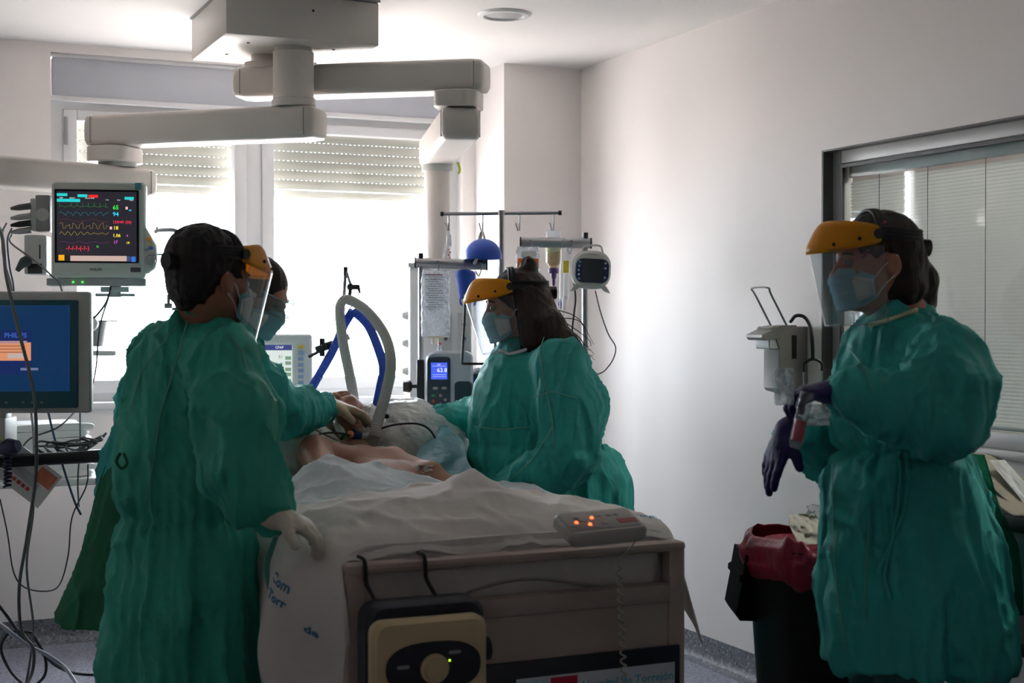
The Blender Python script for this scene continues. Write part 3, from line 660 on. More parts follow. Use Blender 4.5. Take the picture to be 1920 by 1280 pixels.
cable([(90, 770, 4.9), (102, 820, 4.95), (120, 880, 5.0), (140, 940, 5.0), (152, 965, 5.0)], .004, M_CABB, 'blue lead crossing behind the tray rail')
cable([(0, 935, 4.9), (14, 1000, 4.9), (25, 1070, 4.9), (45, 1100, 4.9), (85, 1108, 4.9), (112, 1095, 4.95), (128, 1040, 5.0), (135, 970, 5.0), (162, 910, 5.0), (165, 870, 5.0)], .0025, M_CABD, 'thin dark lead hanging in wide loop under tray')
cable([(-30, 1100, 5.0), (10, 1150, 5.0), (40, 1190, 5.0), (70, 1215, 5.0), (110, 1250, 5.1), (160, 1264, 5.2), (260, 1262, 5.3)], .006, M_CABD, 'black cable running along floor behind the green gown')
cable([(-30, 1155, 4.7), (0, 1170, 4.7), (45, 1205, 4.75), (90, 1228, 4.8), (125, 1255, 4.8), (155, 1300, 4.7)], .007, M_CABW, 'white flat cable crossing the floor at lower left')
cable([(60, 1185, 4.75), (20, 1185, 4.75), (2, 1215, 4.75), (18, 1255, 4.75), (45, 1285, 4.7)], .005, M_CABD, 'dark cable loop on floor at lower left')
cable([(62, 1190, 4.85), (84, 1230, 4.85), (84, 1265, 4.85), (60, 1290, 4.85)], .005, M_CABD, 'dark cable loop beside the white floor cable')
# ================================================================ ventilator behind the bed head
Pv = at(525, 685, 5.75); MV = fr(Pv, YAW-.02, 0)
ve = thing('ventilator', 'white ventilator with touch screen behind the bed', 'ventilator', (Pv.x, Pv.y, 0))
m = MB(); m.rbox((0, .03, 0), .25, .25, .07, .012, MV, .008); obj('screen_housing', m, M_WPLAS, ve)
sc = obj('screen', MB().rbox((-.025, -.008, -.005), .15, .175, .006, .003, MV, .001), mat('vent_screen', (205, 210, 205), .3, emit=(214, 220, 214), es=.75, var=.02), ve)
rect(sc, -.025, .072, .15, .022, (60, 66, 130), MV, -.0118, st=.8); screen_text(sc, 'CPAP', -.0, .072, .014, (230, 230, 240), MV, -.0125); screen_text(sc, '51', .005, .035, .018, (50, 60, 70), MV, -.0125, s=.6)
screen_text(sc, '7   12', .0, .008, .013, (50, 60, 70), MV, -.0125, s=.6)
for z in (.03, .01, -.015, -.035, -.06): rect(sc, .035, z, .024, .014, (140, 170, 145), MV, -.012, st=.7)
for i, z in enumerate((.075, .05, .027, .003, -.02, -.044, -.068)): obj('soft_key', MB().box((.085, -.007, z), (.022, .003, .015), MV, .002), mat('key_yellow' if i == 0 else 'key_blue', (235, 200, 80) if i == 0 else (165, 190, 225), .4), ve)
m = MB(); m.box((-.02, .15, -.33), (.34, .34, .42), MV, .02); m.box((-.02, .15, -.84), (.1, .1, .68), MV, .02); obj('cabinet', m, M_LGREY, ve)
m = MB(); m.box((-.02, .15, -(Pv.z)+.075), (.46, .46, .05), MV, .02)
for a in (-1, 1):
    for b_ in (-1, 1): m.cyl(MV @ Vector((-.02+.19*a-.012, .15+.19*b_, -Pv.z+.045)), MV @ Vector((-.02+.19*a+.012, .15+.19*b_, -Pv.z+.045)), .045)
obj('base', m, M_LGREY, ve)
m = MB(); k = [at(580, 668, 5.65), at(596, 660, 5.62), at(606, 653, 5.6)]; m.tube(k, .007, 8, sm=4); m.cyl(at(602, 652, 5.6), at(625, 645, 5.6), .016); m.cyl(at(604, 634, 5.58), at(604, 668, 5.58), .011); m.cyl(at(592, 655, 5.57), at(612, 648, 5.57), .012); obj('arm_clamp', m, M_BLACK, ve)
m = MB(); m.tube([at(625, 645, 5.6), at(655, 630, 5.6)], .012, 10); m.tube([at(641, 620, 5.6), at(645, 560, 5.6), at(648, 505, 5.6)], .007, 8); m.tube([at(648, 505, 5.6), at(658, 535, 5.58)], .006, 8); obj('support_arm', m, M_CHROME, ve)
m = MB(); obj('arm_tip', MB().cyl(at(648, 500, 5.6), at(648, 516, 5.6), .009), M_BLACK, ve); m.ball(at(657, 538, 5.58), .015); m.cyl(at(657, 538, 5.58), at(672, 538, 5.56), .01); m.tube([at(671, 535, 5.56), at(675, 550, 5.56)], [.008, .004], 8); m.cyl(at(657, 540, 5.58), at(654, 572, 5.57), .007); obj('arm_joint', m, M_BLACK, ve)
for p, q in (((634, 570), (640, 578)), ((659, 577), (666, 583))):
    c = at((p[0]+q[0])/2, (p[1]+q[1])/2, 5.55); ring = [c+CR*(.015*math.cos(a))+CU*(.013*math.sin(a)) for a in np.linspace(0, 2*PI, 16)]
    obj('hose_ring', MB().tube(ring, .0025, 5), M_BLACK, ve)
def corrugated(name, pts, r, mt, label, pitch=.006, amp=.0013):
    P = [at(*p) for p in pts]; C = catmull(P, 24); L = [0]
    for i in range(1, len(C)): L.append(L[-1]+(C[i]-C[i-1]).length)
    n = int(L[-1]/pitch*2); Q = []; R = []
    for i in range(n+1):
        t = L[-1]*i/n; Q.append(Vector([np.interp(t, L, [c[k] for c in C]) for k in range(3)])); R.append(r+(amp if i % 2 else -amp))
    return obj(name, MB().tube(Q, R, 12), mt, None, 60, label, 'hose', 'breathing hoses')
M_HW = mat('hose_white', (206, 203, 198), .45, trans=.15, var=.03); M_HB = mat('hose_blue', (70, 105, 200), .45, trans=.3, var=.12, scale=60)
corrugated('breathing_hose', [(664, 750, 5.3), (655, 700, 5.35), (643, 640, 5.45), (637, 585, 5.52), (641, 566, 5.53), (655, 562, 5.53), (690, 585, 5.45), (722, 630, 5.3), (733, 680, 5.15), (724, 735, 5.02), (708, 790, 4.92), (701, 818, 4.90)], .0185, M_HW, 'white corrugated breathing hose looped over the bed head')
corrugated('breathing_hose', [(584, 728, 5.6), (600, 700, 5.6), (625, 655, 5.57), (645, 610, 5.55), (661, 583, 5.53)], .017, M_HB, 'blue corrugated hose from ventilator up to the support arm')
corrugated('breathing_hose', [(663, 583, 5.53), (690, 610, 5.5), (708, 650, 5.38), (719, 690, 5.26), (714, 725, 5.14), (708, 755, 5.06)], .016, M_HB, 'blue corrugated hose descending beside the white hose')
# ================================================================ right pendant head, poles and infusion gear
ph = thing('supply_unit', 'white supply unit with sockets below the round pendant column', 'supply unit', (rb_[0], rb_[1], .72))
MH = fr((rb_[0], rb_[1], 0), YAW*.6)
m = MB(); m.box((0, 0, 1.18), (.27, .24, .9), MH, .012); obj('body', m, M_WPLAS, ph)
m = MB(); m.box((0, 0, 1.635), (.28, .25, .02), MH, .004); obj('top_cap', m, M_LGREY, ph)
for x in (.02, .1): 
    m = MB(); m.box((x, -.123, 1.33), (.055, .006, .2), MH, .004); obj('socket_panel', m, M_LGREY, ph)
    for z in (1.26, 1.32, 1.38): obj('socket', MB().cyl(MH @ Vector((x, -.124, z)), MH @ Vector((x, -.13, z)), .009, n=14), M_DGREY, ph)
for z in (1.42, 1.3, 1.18): obj('gas_outlet', MB().cyl(MH @ Vector((-.133, -.05, z)), MH @ Vector((-.16, -.05, z)), .022, .012, n=8), M_LGREY, ph)
m = MB(); m.box((.04, -.1, .735), (.40, .36, .025), MH, .008); obj('shelf_plate', m, M_LGREY, ph)
YA = 6.0
pA = thing('infusion_pole', 'steel pole with grey hook bar beside the saline bag', 'pole', at(789, 870, YA))
obj('pole', MB().cyl(at(789, 875, YA), at(789, 488, YA), .011), M_CHROME, pA); obj('hook_bar', MB().cyl(at(779, 492, YA), at(913, 497, YA), .021, n=20), M_ALU, pA)
for u, v in ((779, 492), (913, 497)): obj('end_cap', MB().cyl(at(u-1.5, v, YA), at(u+1.5, v, YA), .0225, n=20), M_BLACK, pA)
obj('pole_knob', MB().cyl(at(789, 474, YA), at(789, 486, YA), .011, n=14), M_BLACK, pA)
def hook(par, u, v, Y, h=22, sgn=1):
    pts = [at(u, v-8, Y), at(u+3*sgn, v-12, Y), at(u+7*sgn, v-8, Y), at(u+3*sgn, v+h*.4, Y), at(u, v+h*.6, Y), at(u-5*sgn, v+h*.2, Y)]
    obj('hook', MB().tube(pts, .0028, 6, sm=4), M_CHROME, par)
hook(pA, 818, 500, YA-.03); hook(pA, 897, 504, YA-.03)
YB_ = 6.12
pB = thing('infusion_pole', 'tall steel pole topped by thin crossbar with four hooks', 'pole', at(940, 870, YB_))
obj('pole', MB().cyl(at(940, 880, YB_), at(940, 394, YB_), .0125), M_CHROME, pB); obj('crossbar', MB().cyl(at(829, 401, YB_), at(1050, 399, YB_), .0075), M_CHROME, pB)
for u, v in ((829, 401), (1050, 399)): obj('end_cap', MB().cyl(at(u-3, v, YB_), at(u+3, v, YB_), .010, n=14), M_BLACK, pB)
obj('pole_cap', MB().cyl(at(940, 394, YB_), at(940, 404, YB_), .016), M_CHROME, pB)
for u in (841, 905, 974, 1038):
    pts = [at(u, 401, YB_), at(u, 425, YB_), at(u, 432, YB_), at(u-3, 432, YB_), at(u-7, 418, YB_)]; obj('hook', MB().tube(pts, .0032, 6), M_CHROME, pB)
YC = 6.0
pC = thing('infusion_pole', 'steel pole carrying the small round-cornered monitor', 'pole', at(1097, 870, YC))
obj('pole', MB().cyl(at(1097, 880, YC), at(1097, 450, YC), .0125), M_CHROME, pC); obj('hook_bar', MB().cyl(at(976, 454, YC), at(1108, 456, YC), .0215, n=20), M_ALU, pC)
for u, v in ((976, 454), (1108, 456)): obj('end_cap', MB().cyl(at(u-1.5, v, YC), at(u+1.5, v, YC), .023, n=20), M_BLACK, pC)
obj('pole_knob', MB().cyl(at(1098, 436, YC), at(1098, 448, YC), .011, n=14), M_BLACK, pC)
hook(pC, 991, 462, YC-.03); hook(pC, 1068, 462, YC-.03)
for pp, u, Y in ((pA, 789, YA), (pB, 940, YB_), (pC, 1097, YC)):
    q = at(u, 872, Y); obj('pole_bracket', MB().tube([q, Vector((rb_[0]+.05, rb_[1]-.05, q.z))], .012, 8), M_CHROME, pp)
# saline bag
M_BAG = clear('clear_bag_film', (238, 240, 242), .9, .08, haze=.34, hcol=(214, 217, 222)); M_FLUID = clear('clear_fluid', (240, 243, 246), .8, .05, haze=.1)
def soft_bag(name, u, v0, v1, w, Y, mt, dep=.022, par=None, **k):
    s = Y/2700; h = (v1-v0)*s; c = at(u, v1, Y); M = fr(c, YAW)
    def f(a, t):
        an = 2*PI*a; wr = 1-.12*max(0, (t-.86)/.14)-.06*max(0, (.1-t)/.1)
        th = dep*(math.sin(PI*min(1, max(0, t)))**.5*.75+.07)*(1.25-.6*t)
        x = w*s/2*wr*math.copysign(abs(math.cos(an))**.6, math.cos(an)); y = th*math.sin(an)
        return (x+.0015*math.sin(40*t+3*an), y*(1+.12*math.sin(23*t+5*an)), t*h)
    m = MB(); m.grid(32, 26, f, M, True); m.f += [tuple(range(31, -1, -1)), tuple(range(25*32, 26*32))]
    return obj(name, m, mt, par, 180, **k), M, s
sb = thing('saline_bag', 'clear saline infusion bag with printed label on pole hook', 'infusion bag', at(818, 630, YA-.05))
o, Mb, s = soft_bag('bag_film', 817, 505, 632, 54, YA-.05, M_BAG, .03, sb)
obj('label_print', MB().add([(-.045, -.0245, .1), (.035, -.0245, .1), (.035, -.0235, .26), (-.045, -.0235, .26)], [(0, 1, 2, 3)], Mb), clear('label_film', (225, 225, 228), .4, .3, haze=.3), sb, None)
m = MB()
for i in range(15): m.box((-.005+.006*((i*7) % 3-1), -.0255, .115+.0095*i), (.06+.012*((i*5) % 3-1), .0008, .0022), Mb)
obj('label_text', m, M_DGREY, sb, None); obj('label_bar', MB().box((-.008, -.0257, .257), (.072, .0008, .005), Mb), mat('maroon_print', (110, 60, 70), .6), sb, None)
obj('label_text', text_mesh('0.9%', .012, Mb @ Matrix.Translation((-.005, -.0262, .238))), M_DGREY, sb, None)
obj('port', MB().cyl(at(812, 630, YA-.05), at(812, 645, YA-.05), .006).cyl(at(824, 630, YA-.05), at(824, 645, YA-.05), .007).box(Mb.inverted() @ at(818, 632, YA-.05), (.07, .012, .008), Mb), mat('cream_port', (220, 210, 185), .5), sb)
obj('drip_chamber', MB().tube([at(824, 645, YA-.05), at(824, 655, YA-.05), at(823, 675, YA-.07), at(823, 690, YA-.07)], [.006, .009, .009, .004], 12), M_FLUID, sb); obj('red_clamp', MB().box(at(824, 644, YA-.06), (.01, .01, .008)), mat('clamp_red', (190, 40, 50), .4), sb)
obj('drip_line', MB().tube([at(823, 690, 5.9), at(824, 720, 5.85), at(815, 750, 5.85), at(808, 790, 5.85), at(812, 830, 5.8)], .0025, 6, sm=6), M_FLUID, sb)
# infusion pumps
M_PUMP = mat('pump_shell', (190, 196, 204), .4, var=.02); M_PNAVY = mat('pump_navy', (26, 50, 66), .35, var=.04)
def pump(u, v, Y, label, rz=0, txt='63.8'):
    c = at(u, v, Y); M = fr(c, YAW+rz); t = thing('infusion_pump', label, 'pump', c-Vector((0, 0, .15)), 'infusion pumps')
    obj('shell', MB().rbox((.02, .06, 0), .19, .29, .13, .035, M, .01), M_PUMP, t)
    obj('side_door', MB().rbox((.078, .055, -.055), .075, .16, .132, .02, M, .008), M_PNAVY, t)
    obj('control_panel', MB().rbox((-.022, -.006, .0), .095, .245, .012, .014, M, .004), M_PNAVY, t)
    s_ = obj('screen', MB().rbox((-.02, -.0135, .065), .066, .068, .004, .002, M, .001), mat('pump_screen', (40, 60, 170), .3, emit=(70, 95, 225), es=.95, var=.04), t)
    screen_text(s_, txt, -.008, .068, .024, (235, 240, 255), M, -.0165, s=1.1); screen_text(s_, 'NE1', -.02, .091, .009, (220, 225, 250), M, -.0165)
    for z in (.085, .05, .042): rect(s_, -.02, z, .055, .002, (190, 200, 245), M, -.0164, st=.8)
    for x, z, k in ((-.036, -.005, M_GREY), (.0, -.005, M_GREY), (-.045, -.035, mat('key_green', (30, 140, 90), .5)), (-.045, -.058, mat('key_red', (190, 60, 50), .5)), (-.015, -.035, M_GREY), (.004, -.052, M_GREY), (-.015, -.07, M_GREY)):
        obj('button', MB().ball((x, -.013, z), (.012 if z > -.01 else .007, .003, .0065), 10, M), k, t)
    obj('pole_clamp', MB().box((-.1, .06, -.01), (.03, .06, .24), M, .006), M_BLACK, t)
    obj('clamp_knob', MB().tube([M @ Vector((-.112, .05, .0)), M @ Vector((-.14, .05, 0))], .008).tube([M @ Vector((-.135, .05, 0)), M @ Vector((-.145, .05, 0)), M @ Vector((-.17, .05, 0))], [.016, .026, .022], 8), M_BLACK, t)
    return t
pump(833, 725, 5.86, 'grey and navy infusion pump with bright blue display')
pump(915, 755, 6.0, 'second infusion pump, half hidden by woman in yellow visor', txt='12.5')
t = thing('gas_flowmeter', 'small white meter on supply unit beside the green gown', 'flowmeter', at(874, 870, 5.9)); Mq = fr(at(874, 850, 5.9), YAW)
obj('body', MB().rbox((.02, .0, 0), .05, .12, .05, .015, Mq, .006), M_WPLAS, t); obj('dial', MB().cyl(Mq @ Vector((-.02, -.0, .02)), Mq @ Vector((.0, 0, .02)), .02, n=16).cyl(Mq @ Vector((.02, -.03, .0)), Mq @ Vector((.02, -.024, .0)), .016), M_PNAVY, t); obj('mount', MB().box((.02, .06, 0), (.03, .08, .05), Mq, .004), M_LGREY, t)
# spare face shield hanging: blue cap and black-edged clear panel
fsd = thing('spare_face_shield', 'blue-capped face shield with black-edged clear panel hanging on hook', 'face shield', at(895, 690, 5.9)); M_NB = mat('cobalt_plastic', (30, 75, 175), .35, var=.04)
def dome(a, t): 
    an = 2*PI*a; e = PI/2*t; r = .078*math.sin(e)+.002; return at(905, 478, 5.98)+CR*(r*math.cos(an)+.002)+CF*(r*.8*math.sin(an))+CU*(.068*math.cos(e)-.018*t*t)
m = MB().grid(28, 12, dome, None, True); obj('crown', m, M_NB, fsd, 180)
def chin(a, t):
    an = PI*(a-.5)*1.5; c = at(872, 535, 5.9); r = .056-.012*t
    return c+CR*(r*.75*math.sin(an)+.012*t)+CF*(-r*math.cos(an)*.7)+CU*(.045-.115*t+.02*math.cos(an))
obj('brow_guard', MB().grid(20, 10, chin), M_NB, fsd, 180, solid=.003)
M_SHIELD = clear('shield_film', (232, 237, 240), 1.3, .03, haze=.05)
def pan(a, t):
    c = at(900, 560, 5.78); x = (a-.5)*(.115+.02*t); return c+CR*(x-.005*t)+CF*(-.03+.9*x*x*4)+CU*(-.28*t+.02)
obj('clear_panel', MB().grid(14, 10, pan), M_SHIELD, fsd, 180)
edge = [pan(0, t) for t in np.linspace(0, 1, 9)]+[pan(a, 1) for a in np.linspace(.05, 1, 8)]+[pan(1, t) for t in np.linspace(.9, 0, 8)]
obj('black_edging', MB().tube(edge, .006, 6), M_BLACK, fsd)
obj('strap', MB().tube([at(900, 480, 5.95), at(897, 455, 6.0), at(903, 435, 6.1), at(908, 445, 6.05), at(912, 470, 6.0)], .006, 6, sm=5), M_GREY, fsd); obj('strap', MB().tube([at(889, 495, 5.94), at(900, 470, 5.95), at(902, 440, 6.08)], .006, 6, sm=4), M_LGREY, fsd)
# bags and bottles on the right bar
ob = thing('orange_label_bag', 'clear infusion bag with orange label on the right bar', 'infusion bag', at(990, 520, 5.93)); o, Mo, s = soft_bag('bag_film', 990, 462, 520, 44, 5.93, M_BAG, .018, ob)
obj('orange_label', MB().box((0, -.0175, .055), (.085, .001, .045), Mo), mat('label_orange', (235, 120, 40), .5, var=.03), ob, None); obj('white_label', MB().box((.004, -.0165, .095), (.06, .001, .022), Mo), M_WPLAS, ob, None)
m = MB()
for i in range(5): m.box((0, -.0184, .04+.008*i), (.06, .0006, .002), Mo)
obj('label_text', m, mat('dark_orange_print', (150, 60, 20), .6), ob, None)
fb = thing('feeding_bottle', 'beige liquid feed bottle hanging upside down with purple cap', 'bottle', at(1038, 545, 6.05)); s = 6.05/2700
Mf = fr(at(1038, 545, 6.05), YAW)
obj('bottle_body', MB().lathe([(.002, .088), (.014, .09), (.016, .1), (.033, .118), (.034, .15), (.03, .17), (.033, .18), (.034, .215), (.032, .22), (.003, .222)], 24, Mf), clear('bottle_plastic', (240, 236, 226), .9, .1, haze=.25, hcol=(235, 228, 212)), fb)
obj('liquid_feed', MB().lathe([(.002, .09), (.013, .092), (.031, .12), (.032, .16), (.002, .162)], 24, Mf), mat('feed_cream', (226, 202, 150), .5, var=.04), fb)
obj('bottle_label', MB().lathe([(.0335, .165), (.0342, .166), (.0342, .205), (.0335, .206)], 24, Mf), mat('label_olive', (205, 208, 170), .5, var=.2, scale=70), fb); obj('hanger', MB().box((0, 0, .235), (.06, .006, .035), Mf, .004), M_BAG, fb)
obj('purple_cap', MB().lathe([(.004, .02), (.007, .03), (.007, .05), (.012, .055), (.012, .072), (.022, .076), (.022, .095), (.003, .096)], 18, Mf), mat('cap_purple', (95, 60, 130), .45), fb)
obj('feed_tube', MB().tube([at(1038, 545, 6.03), at(1040, 560, 6.03), at(1048, 575, 6.0), at(1050, 600, 6.0), at(1050, 690, 5.9)], .002, 6, sm=5), M_FLUID, fb)
obj('tube_connector', MB().tube([at(1050, 560, 6.0), at(1050, 570, 6.0), at(1050, 580, 6.0)], [.004, .009, .004], 8), mat('cap_purple', (95, 60, 130), .45), fb)
dc = thing('drip_set', 'drip chamber line with yellow label beside small monitor', 'drip set', at(1060, 570, 5.95))
obj('drip_tube', MB().tube([at(1068, 465, 5.95), at(1064, 490, 5.95), at(1061, 530, 5.95), at(1061, 560, 5.95)], .011, 10), M_FLUID, dc); obj('yellow_label', MB().rbox((0, 0, 0), .024, .05, .02, .003, fr(at(1061, 500, 5.92), YAW), .001), mat('label_yellow', (225, 205, 60), .5, var=.15, scale=80), dc)
obj('chamber', MB().tube([at(1060, 555, 5.95), at(1059, 560, 5.95), at(1059, 578, 5.95), at(1058, 582, 5.95)], [.006, .011, .011, .004], 12), M_FLUID, dc); obj('drip_line', MB().tube([at(1058, 580, 5.95), at(1055, 620, 5.9), at(1075, 660, 5.85), at(1100, 690, 5.8), at(1118, 720, 5.8)], .002, 6, sm=6), M_FLUID, dc)
obj('drip_line', MB().tube([at(1066, 467, 5.95), at(1060, 448, 5.93), at(1054, 455, 5.93), at(1050, 520, 5.93), at(1050, 580, 5.93)], .002, 6, sm=6), M_FLUID, dc)
rt = thing('tubing_bundle', 'looped white tubing with red print hanging on left hook', 'tubing', at(841, 485, 6.1))
obj('tube_loop', MB().tube([at(843, 432, 6.11), at(838, 455, 6.1), at(832, 484, 6.1), at(842, 487, 6.1), at(846, 460, 6.1), at(843, 434, 6.11)], .004, 6, sm=6), M_FLUID, rt); obj('paper_tag', MB().rbox((0, 0, 0), .02, .05, .004, .004, fr(at(842, 450, 6.09), YAW), .001), M_WPLAS, rt)
for i in range(4): obj('red_print', MB().box((Vector((0, 0, 0))), (.006, .002, .006), fr(at(841+(i % 2)*3, 468+5*i, 6.085), YAW)), mat('print_red2', (200, 40, 60), .5), rt, None)
# small monitor on the right pole
Pm = at(1108, 506, 5.88); Mm = fr(Pm, YAW, 0, .05); sm_ = thing('small_monitor', 'small rounded white monitor with dark screen and feet', 'monitor', Pm-Vector((0, 0, .09)))
obj('housing', MB().rbox((0, 0, .0), .16, .155, .07, .06, Mm, .012), M_LGREY, sm_); obj('face_plate', MB().rbox((.004, -.036, -.004), .135, .098, .006, .03, Mm, .002), mat('navy_face', (34, 40, 78), .4), sm_)
obj('screen', MB().rbox((.004, -.040, -.004), .084, .084, .004, .004, Mm, .001), mat('lcd_grey', (52, 56, 62), .25), sm_)
for i in range(5): obj('key', MB().ball((-.052+.002*abs(i-2), -.04, .03-.017*i), (.005, .002, .005), 10, Mm), mat('key_sky', (120, 170, 210), .4), sm_)
for z in (.028, .008, -.03): obj('key', MB().ball((.056, -.04, z), (.005, .002, .004), 10, Mm), M_LGREY, sm_)
obj('carry_handle', MB().tube([Mm @ Vector(p) for p in ((-.04, 0, .07), (-.03, 0, .095), (.03, 0, .1), (.045, 0, .07))], .004, 6, sm=5), M_LGREY, sm_); obj('brand_lettering', text_mesh('CI medical', .009, Mm @ Matrix.Translation((0, -.0362, .062))), M_DGREY, sm_, None)
for x in (-1, 1): obj('foot', MB().prism([(x*.035, -.066), (x*.06, -.06), (x*.082, -.092), (x*.058, -.086)], -.03, .02, Mm), M_LGREY, sm_)
cable2 = lambda pts, r, mt, label: obj('cable', MB().tube([at(*p) for p in pts], r, 7, sm=8), mt, None, 180, label, 'cable')
cable2([(1116, 545, 5.85), (1126, 585, 5.85), (1140, 625, 5.85), (1154, 650, 5.85), (1150, 672, 5.85), (1138, 690, 5.85), (1127, 699, 5.85), (1105, 705, 5.9)], .0025, M_CABD, 'thin dark cable hanging from small monitor against the wall')
cable2([(1076, 525, 5.95), (1079, 560, 5.95), (1076, 590, 5.95), (1073, 625, 5.95), (1078, 680, 5.95)], .004, M_BLACK, 'thick black cable beside the right pole')
# ================================================================ bed
BX0, BX1, BY0, BY1 = -2.117, -1.197, -2.94, -.80; BXC = (BX0+BX1)/2
M_BED = mat('bed_cream_plastic', (176, 156, 147), .5, var=.02); M_BEDD = mat('bed_grey_metal', (140, 140, 142), .45, var=.04); M_TEALP = mat('bed_teal_plastic', (70, 130, 125), .5, var=.03)
bed = thing('hospital_bed', 'cream hospital bed with footboard facing the camera', 'bed', (BXC, (BY0+BY1)/2, 0))
for x0, x1 in ((BX0, BX0+.05), (BX1-.05, BX1)): obj('footboard_post', rbx(x0, x1, BY0, BY0+.05, .28, .805, None, .01), M_BED, bed)
obj('footboard_rail', rbx(BX0, BX1, BY0-.004, BY0+.054, .796, .822, None, .011), M_BED, bed)
obj('footboard_panel', rbx(BX0+.045, BX1-.045, BY0+.008, BY0+.04, .30, .70, None, .006), M_BED, bed)
obj('footboard_ledge', rbx(BX0+.045, BX1-.045, BY0-.002, BY0+.046, .665, .715, None, .01), M_BED, bed)
sg = obj('sign_panel', rbx(BX0+.33, BX1-.02, BY0-.006, BY0+.006, .30, .555, None, .004), mat('sign_navy', (20, 24, 38), .4), bed)
st = obj('sign_sticker', rbx(-1.685, -1.235, BY0-.0075, BY0-.006, .38, .512), mat('sticker_white', (214, 216, 224), .4, var=.02), sg, None)
MSg = fr((0, BY0-.0082, 0), 0)
obj('sticker_emblem', MB().add([(-1.68, 0, .38), (-1.60, 0, .38), (-1.60, 0, .506), (-1.68, 0, .506)], [(0, 1, 2, 3)], MSg), mat('emblem_pale', (190, 210, 225), .5), st, None)
m = MB(); cx, cz = -1.632, .47
m.add([(cx+(.034 if i % 2 == 0 else .013)*math.cos(PI/2+i*PI/6*1.0), -.0004, cz+(.034 if i % 2 == 0 else .013)*math.sin(PI/2+i*PI/6)) for i in range(12)], [tuple(range(12))], MSg); obj('sticker_emblem', m, mat('emblem_teal', (60, 150, 190), .5), st, None)
obj('red_square', MB().add([(-1.592, 0, .40), (-1.517, 0, .40), (-1.517, 0, .507), (-1.592, 0, .507)], [(0, 1, 2, 3)], MSg), mat('print_crimson', (190, 30, 50), .5), st, None)
obj('sign_lettering', text_mesh('M', .085, fr((-1.555, BY0-.009, .455)), .003), mat('sign_dark_red', (110, 15, 30), .5), st, None)
obj('sign_lettering', text_mesh('Hospital de Torrejón', .031, fr((-1.372, BY0-.009, .478)), .0006), mat('sign_cyan', (90, 175, 205), .5), st, None)
obj('sign_lettering', text_mesh('Comunidad de Madrid', .017, fr((-1.335, BY0-.009, .428)), .0003), mat('sign_text_dark', (60, 60, 80), .5), st, None)
m = rbx(BX0+.04, BX1-.04, BY0+.06, BY1-.03, .58, .665, None, .015); obj('platform', m, M_BED, bed)
for x in (BX0+.12, BX1-.12): obj('side_beam', rbx(x-.03, x+.03, BY0+.1, BY1-.1, .48, .58, None, .008), M_BEDD, bed)
m = rbx(BX0+.1, BX1-.1, BY0+.25, BY1-.25, .16, .26, None, .02); obj('base_chassis', m, M_BEDD, bed)
for y in (BY0+.6, BY1-.6): obj('lift_column', rbx(BXC-.09, BXC+.09, y-.09, y+.09, .24, .6, None, .01), M_BEDD, bed)
for x in (BX0+.14, BX1-.14):
    for y in (BY0+.28, BY1-.28):
        c = obj('castor', MB().cyl((x-.02, y, .07), (x+.02, y, .07), .07, n=24), M_DGREY, bed); obj('castor_fork', rbx(x-.03, x+.03, y-.03, y+.03, .1, .18, None, .01), M_BEDD, c)
m = rbx(BX0, BX1, BY1-.03, BY1, .5, .98, None, .02); obj('headboard', m, M_BED, bed)
# side rails: teal-capped bars, the left one under the sheet
for x, y0_, y1_ in ((BX0-.05, -2.55, -1.15), (BX1+.035, -1.36, -.92)):
    m = MB(); m.tube([(x, y0_, .62), (x, y0_, .80), (x, y0_+.05, .85), (x, y1_-.05, .85), (x, y1_, .80), (x, y1_, .62)], .016, 10, sm=4); r = obj('side_rail', m, M_TEALP, bed)
    for z in (.7, .76): obj('rail_bar', MB().cyl((x, y0_, z), (x, y1_, z), .010), M_LGREY, r)
    for y in (y0_+.2, y1_-.2): obj('rail_support', rbx(x-.012, x+.012, y-.02, y+.02, .52, .70, None, .004), M_BEDD, r)
obj('hand_loop', MB().tube([at(520, 1010, 3.66), at(505, 1060, 3.6), at(515, 1120, 3.52), at(540, 1160, 3.46)], .012, 8, sm=5), M_TEALP, bed)
M_SHEET = mat('white_sheet', (238, 230, 225), .85, var=.03, bump=.3, bscale=14, trans=.12); M_SHEETB = mat('pale_blue_sheet', (222, 229, 232), .8, var=.03, bump=.35, bscale=12, trans=.15)
def mattress(a, t):
    an = 2*PI*a; x = BXC+.447*math.copysign(abs(math.cos(an))**.22, math.cos(an)); z = .762+.095*math.copysign(abs(math.sin(an))**.35, math.sin(an)); return (x, BY0+.062+t*(BY1-BY0-.11), z+.004*math.sin(11*x+7*t))
m = MB().grid(48, 24, mattress, None, True); m.f += [tuple(range(47, -1, -1)), tuple(range(23*48, 24*48))]
mt_ = obj('mattress', m, M_SHEET, None, 60, 'mattress wrapped in a white sheet behind the footboard', 'mattress')
def ridged(x, y, sc, seed): 
    return 1-np.abs(vn(np.stack([x*sc, y*sc, x*0+seed*3.7], 1), seed))
